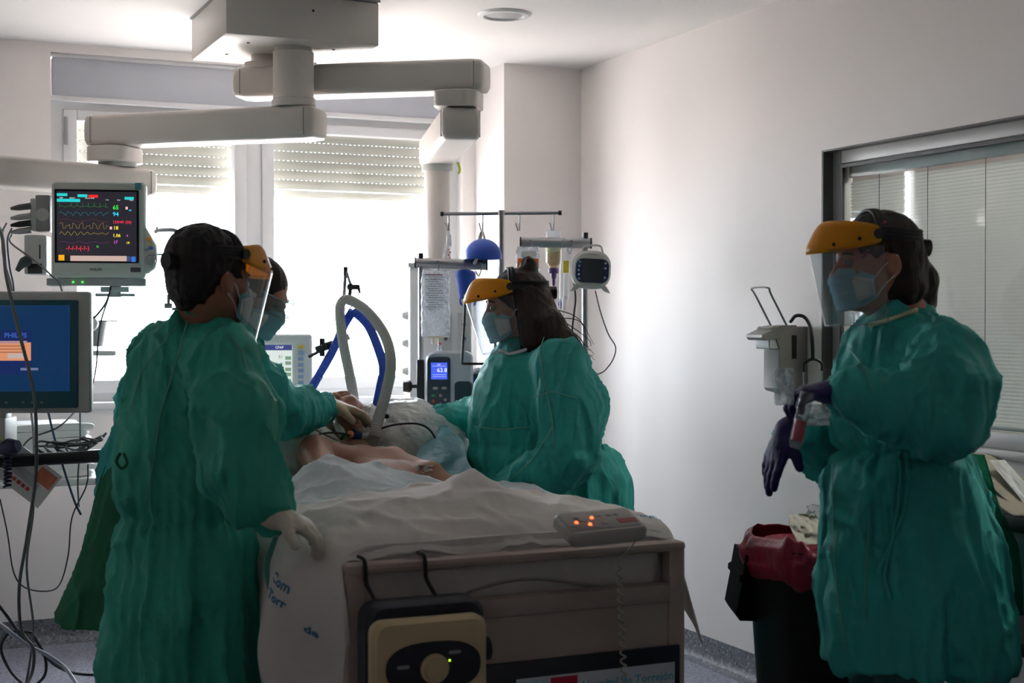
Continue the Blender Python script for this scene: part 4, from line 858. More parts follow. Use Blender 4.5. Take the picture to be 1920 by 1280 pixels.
def Hbed(x, y):
    "surface of the bedclothes over the patient"
    x = np.asarray(x, float); y = np.asarray(y, float)
    ft = 1-np.exp(-(np.clip(y+2.95, 0, 9)/.16)**2)
    z = .855+.012*np.exp(-((x+1.66)/.22)**2)*ft
    z += .14*np.exp(-np.sqrt(((x+1.85)/.17)**2+((y+1.90)/.34)**2+.01))
    z += .02*np.exp(-((x+1.62)/.2)**2)/(1+np.exp(-(y+2.15)*16))
    z += .095*np.exp(-np.sqrt(((x+1.63)/.135)**2+((y+2.54)/.13)**2+.003))*ft
    z += .05*np.exp(-np.sqrt(((x+1.95)/.14)**2+((y+2.60)/.13)**2+.02))*ft
    q = lambda a, e: np.clip(a, 0, 1)**e
    z += .020*(q(ridged(x+.5*y, y*.5, 5.0, 3), 3)-.4)+.012*(q(ridged(x-.7*y, y*.7+x*.4, 8, 5), 3)-.4)+.006*(q(ridged(x, y, 17, 6), 2)-.4)
    z -= .05*np.exp(-(np.clip(y+2.90, 0, 9)/.035))
    return z
def cloth(name, s0, s1, y0, y1, lift, hangL, hangR, mt, label, nu=120, nv=90, seed=1, edge=None):
    "bedsheet: across-bed arc length s, falls over the mattress edge where |s| exceeds the half width"
    S, T = np.meshgrid(np.linspace(s0, s1, nu), np.linspace(0, 1, nv)); S = S.ravel(); T = T.ravel()
    return cloth_at(S, T, y0, y1, lift, hangL, hangR, seed, edge), nu, nv
def cloth_at(S, T, y0, y1, lift, hangL, hangR, seed, edge=None):
    w = .455; y = y0+(y1-y0)*T
    if edge is not None: y = y+edge(S)*T**2
    x = BXC+np.clip(S, -w, w); z = Hbed(x, y)+lift
    aL = np.maximum(0, -S-w); aR = np.maximum(0, S-w); kL = hangL(T); kR = hangR(T)
    aL = aL*kL; aR = aR*kR; cn = np.clip(T/.30, 0, 1)**.7
    flare = (.03+.15*cn)*(1-np.exp(-aL/.13)); fold = .022*np.sin(y*26+2.0*vn(np.stack([y*4, aL*5, y*0], 1), 8))*np.clip(aL/.2, 0, 1)
    x = x-flare+.05*(aL/.4)**2+fold; dl = np.where(aL > 0, aL*(1-.55*np.exp(-aL/.10)), 0); z = z-dl
    x = x+.30*aR*(1-np.exp(-aR/.05)); z = z-aR*(1-.5*np.exp(-aR/.04)); y = y+.012*np.sin(aL*20+seed)-.03*(1-cn)*np.clip(aL/.1, 0, 1)
    z = np.maximum(z, .06)
    return np.stack([x, y, z], 1)
def gridfaces(nu, nv): 
    i, j = np.meshgrid(np.arange(nu-1), np.arange(nv-1)); a = (j*nu+i).ravel(); return np.stack([a, a+1, a+nu+1, a+nu], 1)
one = lambda c: (lambda T: np.full_like(T, c))
V, nu, nv = cloth('s', -.50, .50, -2.6, -1.94, .0, one(1), one(1), M_SHEETB, '', 110, 80, 1, edge=lambda S: .10*np.exp(-((S-.25)/.25)**2)-.05*(S+.2))
obj('blanket_sheet', (V, gridfaces(nu, nv)), M_SHEETB, None, 180, "pale blue-white sheet tented over the patient's chest", 'sheet', solid=.004)
fs = dict(y0=-2.905, y1=-2.33, lift=.012, hangL=lambda T: .60+.55*np.clip(1-T*1.3, 0, 1), hangR=lambda T: np.clip(1.15-1.25*T, 0, 1.2), seed=2, edge=lambda S: .10*np.sin(S*6+.5)+.12*np.clip(S-.1, 0, 1))
V, nu, nv = cloth('f', -.93, .70, mt=M_SHEET, label='', nu=170, nv=80, **fs)
fsh = obj('draped_sheet', (V, gridfaces(nu, nv)), M_SHEET, None, 180, 'white disposable sheet draped over feet and both bed sides', 'sheet', solid=.003)
def print_on(body, size, s, t, rot, mt):
    b = text_mesh(body, size, Matrix.Identity(4), .0008); P = np.array(b.v); c, sn = math.cos(rot), math.sin(rot)
    S = s+P[:, 0]*c-P[:, 2]*sn; T = t+(P[:, 0]*sn+P[:, 2]*c)/.525
    A = cloth_at(S, T, **fs); B1 = cloth_at(S+.002, T, **fs); B2 = cloth_at(S, T+.004, **fs); n = np.cross(B1-A, B2-A); n /= np.linalg.norm(n, axis=1, keepdims=True)
    b.v = [tuple(p) for p in A+n*.004]; obj('printed_lettering', b, mt, fsh, None)
M_PRB = mat('print_blue', (60, 130, 175), .7)
print_on('Com', .03, -.60, .26, -PI/2, M_PRB); print_on('Torr', .026, -.635, .25, -PI/2, M_PRB); print_on('de', .022, -.66, .12, -PI/2, M_PRB); print_on('Torre', .045, .46, .22, 1.2, M_PRB); print_on('de', .045, .42, .2, 1.2, M_PRB)
crumple(M_SHEET, (7, 5, 7), .02, .5); crumple(M_SHEETB, (8, 6, 8), .02, .5)
# sheet end tucked behind the footboard
def tuck(a, t):
    x = BX0+.06+a*.80; return (x, BY0+.058-.012*math.sin(PI*t), .84-.13*t-.012*math.sin(a*9)*t+.02*max(0, math.sin(a*5-1))*t)
obj('tucked_sheet', MB().grid(50, 10, tuck), M_SHEET, None, 180, 'rolled sheet end tucked into the footboard opening', 'sheet', solid=.004)
# air mattress pump hooked to the footboard
Pp = at(806, 1235, 3.30); MPp = fr(Pp, -.02); pmp = thing('mattress_pump', 'cream and navy mattress pump hung on footboard by hooks', 'pump', Pp-Vector((0, 0, .11)))
M_CRM = mat('pump_cream', (205, 182, 140), .45, var=.02); M_PN2 = mat('pump_dark_blue', (28, 30, 44), .45, var=.04)
obj('rear_case', MB().rbox((0.0, .06, .012), .29, .235, .085, .04, MPp, .012), M_PN2, pmp); obj('front_case', MB().rbox((-.005, .0, -.01), .278, .215, .05, .03, MPp, .012), M_CRM, pmp)
ov = [(.115*math.copysign(abs(math.cos(a))**.75, math.cos(a)), -.012+.058*math.copysign(abs(math.sin(a))**.85, math.sin(a))) for a in np.linspace(0, 2*PI, 36, endpoint=False)]
obj('control_oval', MB().prism(ov, -.030, -.022, MPp, .002), M_PN2, pmp)
obj('dial', MB().lathe([(.034, 0), (.034, .006), (.028, .008), (.026, .018), (.002, .02)], 28, MPp @ Matrix.Translation((0, -.03, -.015)) @ Matrix.Rotation(PI/2, 4, 'X')), M_CRM, pmp); obj('indicator_lamp', MB().ball((.037, -.031, -.0), .0025, 8, MPp), glow('lamp_yellow_green', (170, 240, 40), 3), pmp)
for x, z in ((-.075, -.006), (.05, .018)): obj('printed_mark', MB().rbox((x, -.0308, z), .03, .008, .001, .004, MPp, .0002), M_GREY, pmp)
obj('hose_port', MB().cyl(MPp @ Vector((.14, .05, -.0)), MPp @ Vector((.165, .05, -.0)), .028, n=18), M_PN2, pmp)
for x in (-.1, .05):
    q = MPp @ Vector((x, .07, .115)); obj('hanger_hook', MB().tube([q, Vector((q.x-.012, BY0-.013, .775)), Vector((q.x-.016, BY0-.014, .80)), Vector((q.x-.016, BY0-.004, .832)), Vector((q.x-.016, BY0+.04, .834))], .005, 7, sm=4), M_BLACK, pmp)
# bed remote with coiled cord on the footboard rail
Pr = at(1125, 988, 3.52); MR = fr(Pr, .0, .08, -.03); rc = thing('bed_remote', 'grey bed remote control with red lamps on the footboard', 'remote', Pr-Vector((0, 0, .03)))
obj('case', MB().rbox((0, 0, 0), .21, .115, .038, .016, MR @ Matrix.Rotation(-PI/2+.25, 4, 'X'), .008), mat('remote_grey', (190, 184, 177), .5, var=.03), rc)
MRt = MR @ Matrix.Rotation(.25, 4, 'X')
obj('keypad', MB().box((-.005, 0, .0195), (.185, .09, .002), MRt, .001), mat('keypad_grey', (158, 152, 148), .5), rc)
for x, y in ((-.07, -.005), (-.04, -.02), (-.02, .012)): obj('lamp', MB().ball((x, y, .021), .0048, 8, MRt), glow('lamp_red_orange', (255, 90, 40), 4), rc)
for x, y in ((-.085, -.02), (-.06, .02), (-.05, .0), (-.03, -.035), (.0, -.02), (.0, .02), (.03, .02), (.05, .02)): obj('key', MB().box((x, y, .021), (.014, .008, .002), MRt, .001), M_GREY, rc)
obj('red_key_field', MB().box((.065, -.015, .0208), (.05, .022, .001), MRt), mat('key_dull_red', (165, 85, 85), .5), rc, None)
pts = []; q = MR @ Vector((.085, -.05, -.01)); e = at(1232, 1330, 3.45); s0 = Vector((q.x+.004, BY0-.03, .79))
pts = [q, q*.5+s0*.5+Vector((0, -.01, 0))]
for i in range(190):
    t = i/189; a = i*2*PI/9; r = .007 if t > .04 else .002; c = s0.lerp(Vector((q.x+.03, BY0-.03, .32)), t); pts.append(c+Vector((r*math.cos(a), r*math.sin(a), 0)))
obj('coiled_cord', MB().tube(pts, .0025, 5), mat('cord_cream', (190, 180, 165), .5), rc, 180)
# ================================================================ pillows and patient
def pillow(name, c, d, mt, label, rz=0, rx=0, seed=0, amp=.008, p=.55, cat='pillow'):
    M = fr(c, rz, rx); nu, nv = 90, 60; A, B_ = np.meshgrid(np.linspace(0, 2*PI, nu, endpoint=False), np.linspace(-PI/2*.995, PI/2*.995, nv))
    ca, sa, cb_, sb_ = np.cos(A), np.sin(A), np.cos(B_), np.sin(B_); f = lambda v, e: np.sign(v)*np.abs(v)**e
    X = np.stack([d[0]/2*f(ca, p)*cb_**.9, d[1]/2*f(sa, p)*cb_**.9, d[2]/2*f(sb_, .9)], -1).reshape(-1, 3)
    N = X/np.array(d)**2; N /= np.linalg.norm(N, axis=1, keepdims=True)+1e-9
    n_ = (1-np.abs(vn(X*14+seed*9, seed)))*.6+(1-np.abs(vn(X*np.array([30, 16, 30])+seed*5, seed+1)))*.5-.6
    X = X+N*(n_*amp*2)[:, None]; V = [M @ Vector(x) for x in X]; F = [(j*nu+i, j*nu+(i+1) % nu, (j+1)*nu+(i+1) % nu, (j+1)*nu+i) for j in range(nv-1) for i in range(nu)]
    F += [tuple(range(nu-1, -1, -1)), tuple(range((nv-1)*nu, nv*nu))]
    return obj(name, ([tuple(v) for v in V], F), mt, None, 180, label, cat, 'pillows under the patient')
M_PILW = mat('plastic_wrapped_pillow', (222, 220, 216), .35, var=.04, bump=.6, bscale=26, trans=.15); M_PILG = mat('pale_green_pillow', (206, 214, 202), .5, var=.04, bump=.5, bscale=22, trans=.1); M_BLUEF = mat('blue_film', (150, 200, 212), .3, var=.1, trans=.3, bump=.6, bscale=20)
for q in (M_PILW, M_PILG, M_BLUEF): crumple(q, (16, 16, 16), .015, .9)
pillow('pillow', at(765, 832, 5.16), (.36, .40, .30), M_PILW, 'white plastic-wrapped pillow right of patient, under the hose', .25, .3, 1, .009)
pillow('pillow', at(540, 838, 4.95), (.34, .36, .16), M_PILG, 'pale greenish pillow left of patient, behind raised sleeve', -.1, .2, 2, .009)
pillow('pillow', at(640, 838, 5.2), (.36, .34, .12), M_PILW, "white pillow directly below the patient's head", 0, .1, 3, .006)
def bluef(a, t):
    c = at(818, 795+110*t, 5.06-.32*t); w = .035+.09*t; return c+CR*((a-.35)*2*w+.012*math.sin(9*t+5*a))+CF*(-.02+.03*math.sin(7*a+4*t))
obj('protective_film', MB().grid(20, 20, bluef), M_BLUEF, None, 180, 'pale blue disposable film hanging beside the wrapped pillow', 'film', solid=.001)
# ================================================================ people
M_SKIN = mat('skin', (178, 122, 98), .5, var=.08, scale=12, bump=.05, bscale=90); M_SKIN2 = mat('skin_tan', (156, 104, 80), .5, var=.08, scale=12, bump=.05, bscale=90)
M_PSKIN = mat('patient_skin', (158, 112, 90), .5, var=.12, scale=14, bump=.08, bscale=60)
def hairmat(n, c): return mat(n, c, .5, var=.45, scale=38, bump=.7, bscale=70, stretch=(1, 1, .25), spec=.35)
M_HAIR = hairmat('dark_brown_hair', (42, 26, 20)); M_HAIRK = hairmat('black_brown_hair', (30, 22, 20)); M_HAIRR = hairmat('chestnut_hair', (46, 27, 21))
M_GOWN = mat('green_nonwoven_gown', (54, 184, 176), .6, var=.10, scale=5, bump=.35, bscale=16, trans=.16, stretch=(1, 1, .55)); M_GOWN2 = mat('green_nonwoven_gown_front', (56, 182, 158), .6, var=.10, scale=5, bump=.35, bscale=16, trans=.16, stretch=(1, 1, .55))
M_COTTON = mat('green_cotton_gown', (16, 104, 70), .8, var=.06, scale=6, bump=.2, bscale=60, trans=.2); M_SEAM = mat('gown_seam', (120, 190, 170), .6, trans=.2)
M_SCRUB = mat('teal_scrubs', (30, 88, 90), .8, var=.06); M_SHOE = mat('white_clog', (205, 205, 208), .5)
M_MASK = mat('mask_blue', (150, 200, 214), .8, var=.05, bump=.2, bscale=80, trans=.2); M_MASKW = mat('mask_white', (226, 226, 224), .8, trans=.2); M_LOOP = mat('elastic_white', (220, 214, 210), .7)
M_VIS = mat('visor_amber', (255, 190, 46), .35, var=.04, trans=.5); M_BAND = mat('headband_black', (24, 23, 24), .6, var=.1); M_CUFF = mat('knit_cuff', (214, 214, 170), .85, var=.05)
M_LATEX = mat('latex_beige', (196, 170, 142), .45, var=.05, bump=.2, bscale=50); M_LATEXW = mat('latex_white', (214, 205, 188), .45, var=.04, bump=.2, bscale=50); M_NITR = mat('nitrile_purple', (36, 30, 84), .5, var=.08, bump=.2, bscale=50, spec=.3)
M_EYE = mat('eye_white', (125, 110, 104), .3); M_IRIS = mat('iris_brown', (48, 30, 20), .2); M_BROW = M_HAIRK
crumple(M_GOWN, (8, 8, 3), .06, 1.0); crumple(M_GOWN2, (8, 8, 3), .06, 1.0); crumple(M_COTTON, (5, 5, 1.5), .02, .5)
def V3(p): return np.array(p, float)
def dirv(a, b, c): return (CR*a+CF*b+CU*c).normalized()
def headframe(c, f, up=CU):
    f = f.normalized(); r = f.cross(up).normalized(); return axes(c, r, f, r.cross(f))
def head_sdf(S, H, nb, sc=1.0):
    E = lambda c, r, k=.015, op='u': S.ell(Vector(c)*sc, [x*sc for x in r], H, k, op)
    K = lambda a, b, ra, rb, k=.015, op='u': S.cone(H @ (Vector(a)*sc), H @ (Vector(b)*sc), ra*sc, rb*sc, k, op)
    S.cone(H @ (Vector((0, -.03, -.05))*sc), nb, .056*sc, .062*sc, .03)
    E((0, -.012, .03), (.075, .098, .086), .02); E((0, .03, -.04), (.06, .062, .076), .03); E((0, .062, -.096), (.03, .028, .022), .025)
    for s in (-1, 1):
        K((s*.056, -.008, -.045), (s*.03, .05, -.096), .02, .017, .03); E((s*.04, .066, -.03), (.026, .024, .024), .02)
        E((s*.081, -.012, -.012), (.012, .022, .031), .006); E((s*.095, -.006, -.008), (.008, .011, .018), .005, 's')
    E((0, .08, .02), (.05, .016, .012), .02); K((0, .09, .008), (0, .11, -.034), .008, .013, .012)
    for s in (-1, 1): E((s*.033, .097, -.001), (.019, .014, .013), .012, 's'); E((s*.012, .1, -.038), (.009, .01, .008), .008)
    E((0, .092, -.064), (.024, .011, .006), .006); E((0, .09, -.074), (.022, .012, .007), .006)
def hand_sdf(S, w, d, pn, side, sz=.18, curl=(.3, .35, .4, .45), spread=.12, grow=0, thumb=.6):
    "hand from wrist w along d, palm facing pn, side +1/-1 puts the thumb; curl = bend per finger joint"
    d = Vector(d).normalized(); pn = Vector(pn); pn = (pn-d*pn.dot(d)).normalized(); a = d.cross(pn)*side; k = sz/.18
    M = axes(Vector(w)+d*.05*k, a, d, pn); S.ell((0, 0, 0), ((.041+grow), (.052+grow), (.016+grow)), M, .012); S.cone(w, Vector(w)+d*.03*k, .029*k+grow, .03*k+grow, .02, flat=(pn, .8))
    for i, (o, L) in enumerate(((.031, .068), (.0105, .078), (-.0105, .072), (-.031, .055))):
        p = Vector(w)+d*(.088-.006*abs(i-1.2))*k+a*o*k; ang = 0; q = d+a*(o*spread*18*.12); r = .0098*k+grow
        q.normalize(); S.cone(Vector(w)+d*.05*k+a*o*.8*k, p, .012*k+grow, r, .01)
        for j, f in enumerate((.45, .31, .24)):
            ang += curl[i]*(1 if j else .8); e = (q*math.cos(ang)+pn*math.sin(ang)).normalized(); n = p+e*L*f*k; S.cone(p, n, r, r*.92, .004); p = n; r *= .92
    p = Vector(w)+d*.03*k+a*.028*k; e = (a*.72+d*.62+pn*.35*thumb*2).normalized(); n = p+e*.038*k; S.cone(p, n, .0145*k+grow, .0115*k+grow, .012)
    e2 = (e*.6+d*.7+pn*thumb).normalized(); n2 = n+e2*.03*k; S.cone(n, n2, .0112*k+grow, .0095*k+grow, .004)
def sdf_for(pts, pad, res):
    P = np.array([list(p) for p in pts]); return SDF(P.min(0)-pad, P.max(0)+pad, res)
def person(label, J, skin, group='hospital staff in green gowns'):
    "Empty at the feet, one continuous body mesh; returns (empty, head frame)"
    base = (Vector(J['fL'])+Vector(J['fR']))/2; base.z = 0
    t = thing('person', label, 'person', base, group); H = headframe(J['h'], J['hf'], J.get('hu', CU))
    S = sdf_for([v for k, v in J.items() if k not in ('hf', 'hu', 'ha', 'bf')], .17, .0075)
    br = J['bf'].cross(CU)
    head_sdf(S, H, J['nb'], J.get('hs', 1)); S.cone(J['nb'], J['ch'], .06, .10, .06); S.cone(J['ch'], J['pv'], .11, .11, .06, flat=(J['bf'], .8))
    for s in 'LR':
        S.cone(J['ch'].lerp(J['nb'], .5), J['sh'+s], .06, .05, .05); S.chain([J['sh'+s], J['el'+s], J['wr'+s]], [.048, .04, .028], .03)
        if s in J['ha']: hand_sdf(S, J['wr'+s], *J['ha'][s])
        sd = 1 if s == 'R' else -1; hip = J['pv']+br*(.07*sd); f = Vector(J['f'+s]); kn = hip.lerp(f, .48)+J['bf']*.03
        S.chain([hip, kn, f+Vector((0, 0, .08))], [.07, .055, .035], .04); S.cone(f+Vector((0, 0, .04))-J['bf']*.04, f+J['bf']*.15+Vector((0, 0, .03)), .034, .026, .03)
    V, F = S.mesh(); obj('body', (V, F), skin, t, 180)
    S = sdf_for([J['pv'], J['fL'], J['fR']], .2, .011)
    for sd, f in ((1, Vector(J['fR'])), (-1, Vector(J['fL']))):
        hip = J['pv']+br*(.07*sd); kn = hip.lerp(f, .48)+J['bf']*.03; S.chain([hip.lerp(f, .3), kn, f+Vector((0, 0, .1))], [.075, .07, .056], .05)
    obj('trousers', S.mesh(), M_SCRUB, t, 180)
    for f in ('fL', 'fR'):
        f = Vector(J[f]); S = SDF(f-Vector((.2, .2, .0)), f+Vector((.2, .2, .13)), .008); S.cone(f+Vector((0, 0, .05))-J['bf']*.05, f+J['bf']*.16+Vector((0, 0, .04)), .052, .04, .03); S.cone(f+Vector((0, 0, .02))-J['bf']*.05, f+J['bf']*.17+Vector((0, 0, .016)), .045, .045, .02, flat=(CU, .4))
        obj('shoe', S.mesh(), M_SHOE, t, 180)
    for s in (-1, 1):
        e = MB().ball((s*.033*J.get('hs', 1), .0815, 0), .0125, 12, H); eo = obj('eye', e, M_EYE, t, 180); obj('iris', MB().ball((s*.033, .0915, -.0), (.0065, .0035, .0065), 10, H), M_IRIS, eo, 180)
        obj('eyebrow', MB().tube([H @ Vector((s*.014, .094, .019)), H @ Vector((s*.033, .093, .024)), H @ Vector((s*.054, .078, .019))], [.003, .0042, .002], 6, sm=3), M_BROW, t, 180)
    return t, H
def rows_px(R): 
    out = []
    for v, a, b, Y, q in R:
        c = at((a+b)/2, v, Y); rx = (b-a)/2*Y/FPX; out.append((c, rx, rx*q))
    return out
def rg(P, seed): return 1-np.abs(vn(P, seed))
def gown(t, rows, sleeves, mt, seed, waist=None, name='gown', res=.0085, amp=1.0, pleats=9, k=.05, cut=None, p=2.0, hollow=True, J=None):
    R = rows_px(rows); pts = [r[0]+CR*r[1]*s+CF*r[2]*s for r in R for s in (-1, 1)]+[r[0]+CR*r[1]*s-CF*r[2]*s for r in R for s in (-1, 1)]+[q for P, _ in sleeves for q in P]
    S = sdf_for(pts, .13, res); S.loft(R, .02, p=p)
    for P, r in sleeves: S.chain(P, r, k)
    if J:
        S.cone(J['nb'], J['ch'], .075, .125, .05); S.cone(J['ch'], J['pv'], .135, .135, .05, flat=(J['bf'], .85)); S.cone(J['ch'].lerp(J['nb'], .5), J['shL'], .075, .07, .05); S.cone(J['ch'].lerp(J['nb'], .5), J['shR'], .075, .07, .05)
    if hollow:
        zb = min(r[0].z for r in R); lo = [r for r in R if r[0].z < zb+.16]; S.loft([(r[0]-CU*.02, max(.02, r[1]-.03), max(.02, r[2]-.03)) for r in lo], .01, op='s', p=p)
    if cut: cut(S)
    V, F = S.mesh(); V = relax(V, F, 2); N = normals(V, F)
    zs = np.array([r[0].z for r in R]); o = np.argsort(zs); C = np.stack([np.interp(V[:, 2], zs[o], np.array([R[i][0][j] for i in o])) for j in (0, 1)], 1); th = np.arctan2(V[:, 1]-C[:, 1], V[:, 0]-C[:, 0])
    q3 = lambda a: np.clip(a, 0, 1)**3
    q6 = lambda a: np.clip(a, 0, 1)**6
    wob = np.stack([vn(V*5, 21), vn(V*5, 22), vn(V*5, 23)], 1)*.25; B = V*np.array([1, 1, .24])*8+wob+seed*11; B2 = np.stack([V@np.array([.75, -.2, .62]), V@np.array([.3, .9, .0]), (V@np.array([-.6, .1, .75]))*.3], 1)*9+wob+seed*3
    D = .020*(np.clip(rg(B, seed), 0, 1)**3-.35)+.020*(q6(rg(B*1.6, seed+1))-.2)+.017*(q6(rg(B2, seed+2))-.2)+.007*(q6(rg(V*26+wob*3, seed+3))-.2)
    if waist is not None:
        z = waist; dz = z-V[:, 2]; below = np.clip(dz/.25, 0, 1)
        w = vn(np.stack([np.cos(th)*pleats*.55, np.sin(th)*pleats*.55, V[:, 2]*.7+seed], 1), seed+5)+.6*vn(np.stack([np.cos(th)*pleats*1.2, np.sin(th)*pleats*1.2, V[:, 2]*.9], 1), seed+6)
        g = np.cos(th*pleats*3+2*vn(np.stack([th, V[:, 2], th], 1), 3))*np.exp(-(dz/.11)**2)
        D = D+np.where(dz > 0, .026*w*below+.006*g, .006*g)-.012*np.exp(-(dz/.018)**2)
    V = V+N*(D*amp)[:, None]
    return obj(name, (V, F), mt, t, 180), V
def project(V):
    q = np.asarray(V)-np.array(CAM); Y = q@np.array(CF); X = q@np.array(CR); cp, sp = math.cos(PITCH), math.sin(PITCH); zc = Y*cp-q[:, 2]*sp; yc = Y*sp+q[:, 2]*cp
    return 960+FPX*X/zc, 640-FPX*yc/zc, Y
def seam(par, V, path, r=.0016, mt=None, name='seam'):
    U, W_, Y = project(V); out = []
    for a, b in zip(path[:-1], path[1:]):
        for i in range(8):
            t = i/8; u, v = a[0]+(b[0]-a[0])*t, a[1]+(b[1]-a[1])*t; m = np.where((np.abs(U-u) < 6) & (np.abs(W_-v) < 6))[0]
            if len(m): j = m[np.argmin(Y[m])]; out.append(Vector(at(u, v, Y[j]-.002)))
    if len(out) > 3:
        A = np.array([list(o) for o in out])
        for _ in range(2): A[1:-1] = (A[:-2]+2*A[1:-1]+A[2:])/4
        obj(name, MB().tube([Vector(a) for a in A], r, 5), mt or M_SEAM, par, 180)
def glove(t, mt, w, d, pn, side, sz=.18, curl=(.3, .35, .4, .45), spread=.12, cuff=None, thumb=.6, cr=.04):
    d = Vector(d).normalized(); pts = [Vector(w), Vector(w)+d*.2, Vector(w)+Vector(pn)*.1]+([Vector(cuff)] if cuff is not None else [])
    S = sdf_for(pts, .07, .0042); hand_sdf(S, w, d, pn, side, sz, curl, spread, .002, thumb)
    if cuff is not None: S.cone(cuff, w, cr, .031, .02)
    V, F = S.mesh(); N = normals(V, F); V = V+N*(.0015*(rg(V*60, 4)-.6))[:, None]; return obj('glove', (V, F), mt, t, 180)
def visor(t, H, dy=0):
    fs = thing_part = None
    def crown(a, q):
        th = math.radians(-84+168*a); w = max(0, math.cos(th*1.04))**.55; e = min(1, q/.9)
        rx = .086+.030*w*e; ry = .092+.084*w*e; z = (.094+.016*math.sin(PI*min(1, e*1.1))-.052*e**2.6)*w+(.080-.022*e)*(1-w)
        if q > .9: z -= .016*(q-.9)/.1*(.35+.65*w)
        return H @ Vector((rx*math.sin(th), ry*math.cos(th)+.012*(1-w), z))
    v = obj('visor_crown', MB().grid(40, 14, crown), M_VIS, t, 180, solid=.003)
    for s in (-1, 1):
        for th in (38, 62): a = math.radians(th); obj('visor_clip', MB().ball(H @ Vector((s*.117*math.sin(a), .170*math.cos(a)+.002, .046+.010*(th > 50))), .005, 8), M_BAND, v, 180)
    def sheet(a, q):
        th = math.radians(-80+160*a); ry = .176-.036*q; rx = .116-.010*q; return H @ Vector((rx*math.sin(th), ry*math.cos(th)-.004+(.0 if abs(th) < 1 else 0), .036-.19*q))
    obj('clear_shield', MB().grid(40, 12, sheet), M_SHIELD, t, 180)
    edge = [sheet(a, 1) for a in np.linspace(0, 1, 24)]; obj('shield_edge', MB().tube([sheet(0, q) for q in np.linspace(0, 1, 6)]+edge+[sheet(1, q) for q in np.linspace(1, 0, 6)], .0011, 4), clear('shield_rim', (220, 228, 232), 1, .1, haze=.3), t, 180)
    ring = lambda z, gx, gy, zt=0: [H @ Vector((gx*math.sin(a), gy*math.cos(a)-.008, z+zt*math.cos(a))) for a in np.linspace(0, 2*PI, 40)]
    m = MB()
    for z in (.062, .070, .078, .086): m.tube(ring(z-.008, .0875, .112, .012), .0052, 6)
    obj('headband', m, M_BAND, t, 180)
    m = MB()
    for y in (.018, .026, .034): m.tube([H @ Vector((.089*math.sin(a), y-.02*math.cos(a), .03+.099*max(0, math.cos(a))**.8)) for a in np.linspace(-1.35, 1.35, 24)], .005, 6)
    obj('top_strap', m, M_BAND, t, 180)
    for s in (-1, 1): obj('pivot_disc', MB().cyl(H @ Vector((s*.084, .026, .066)), H @ Vector((s*.098, .028, .066)), .013, n=18), M_BAND, t)
    obj('ratchet_knob', MB().cyl(H @ Vector((0, -.11, .03)), H @ Vector((0, -.145, .026)), .022, n=18), M_BAND, t)
def mask(t, H, col=None):
    def f(a, q):
        th = math.radians(-82+164*a); c = math.cos(th); e = abs(th)/math.radians(82); z = (-.012-.108*q)*(1-e**3*.5)+(-.062)*(e**3*.5)
        ry = .122-.03*max(0, q-.3)-.035*max(0, .25-q)*2+.0028*((q*5) % 1); return H @ Vector((.074*math.sin(th), .012+(ry-.012)*max(0, c)**.75, z))
    m = obj('face_mask', MB().grid(30, 26, f), col or M_MASK, t, 120, solid=.0015)
    for s in (0, 1):
        sg = 1 if s else -1
        def g(a, q): b = Vector(f(s, .15+.7*q)); n = Vector(f(.83 if s else .17, .15+.7*q)); return b.lerp(n, a)+(H.to_3x3() @ Vector((sg*.004, .004, 0)))
        obj('mask_side_fold', MB().grid(5, 6, g), M_MASKW, m, 180, solid=.0015)
        for q, z in ((.05, .012), (.95, -.03)): obj('ear_loop', MB().tube([f(s, q), (Vector(f(s, q))+(H @ Vector((sg*.082, -.006, z))))/2+(H.to_3x3() @ Vector((sg*.006, 0, 0))), H @ Vector((sg*.087, -.022, z))], .0013, 5, sm=4), M_LOOP, m, 180)
def hair_cap(S, H, vol=1.0, nape=True):
    E = lambda c, r, k=.02, op='u': S.ell(Vector(c), r, H, k, op)
    E((0, -.02, .036), (.083*vol, .103*vol, .09*vol)); 
    if nape: E((0, -.062, -.02), (.066, .052, .07), .03)
    E((0, .115, -.035), (.1, .07, .092), .015, 's')
    for s in (-1, 1): E((s*.09, .0, -.028), (.034, .042, .05), .01, 's')
def strands(V, F, H, amp=.005, sc=(60, 60, 14), seed=1):
    N = normals(V, F); Q = (np.array(H.to_3x3()).T @ (V-np.array(H.translation)).T).T
    return V+N*(amp*(rg(Q*np.array(sc), seed)-.6))[:, None]
def feet(x, y, bf, gap=.085):
    br = bf.cross(CU); return Vector((x, y, 0))-br*gap, Vector((x, y, 0))+br*gap
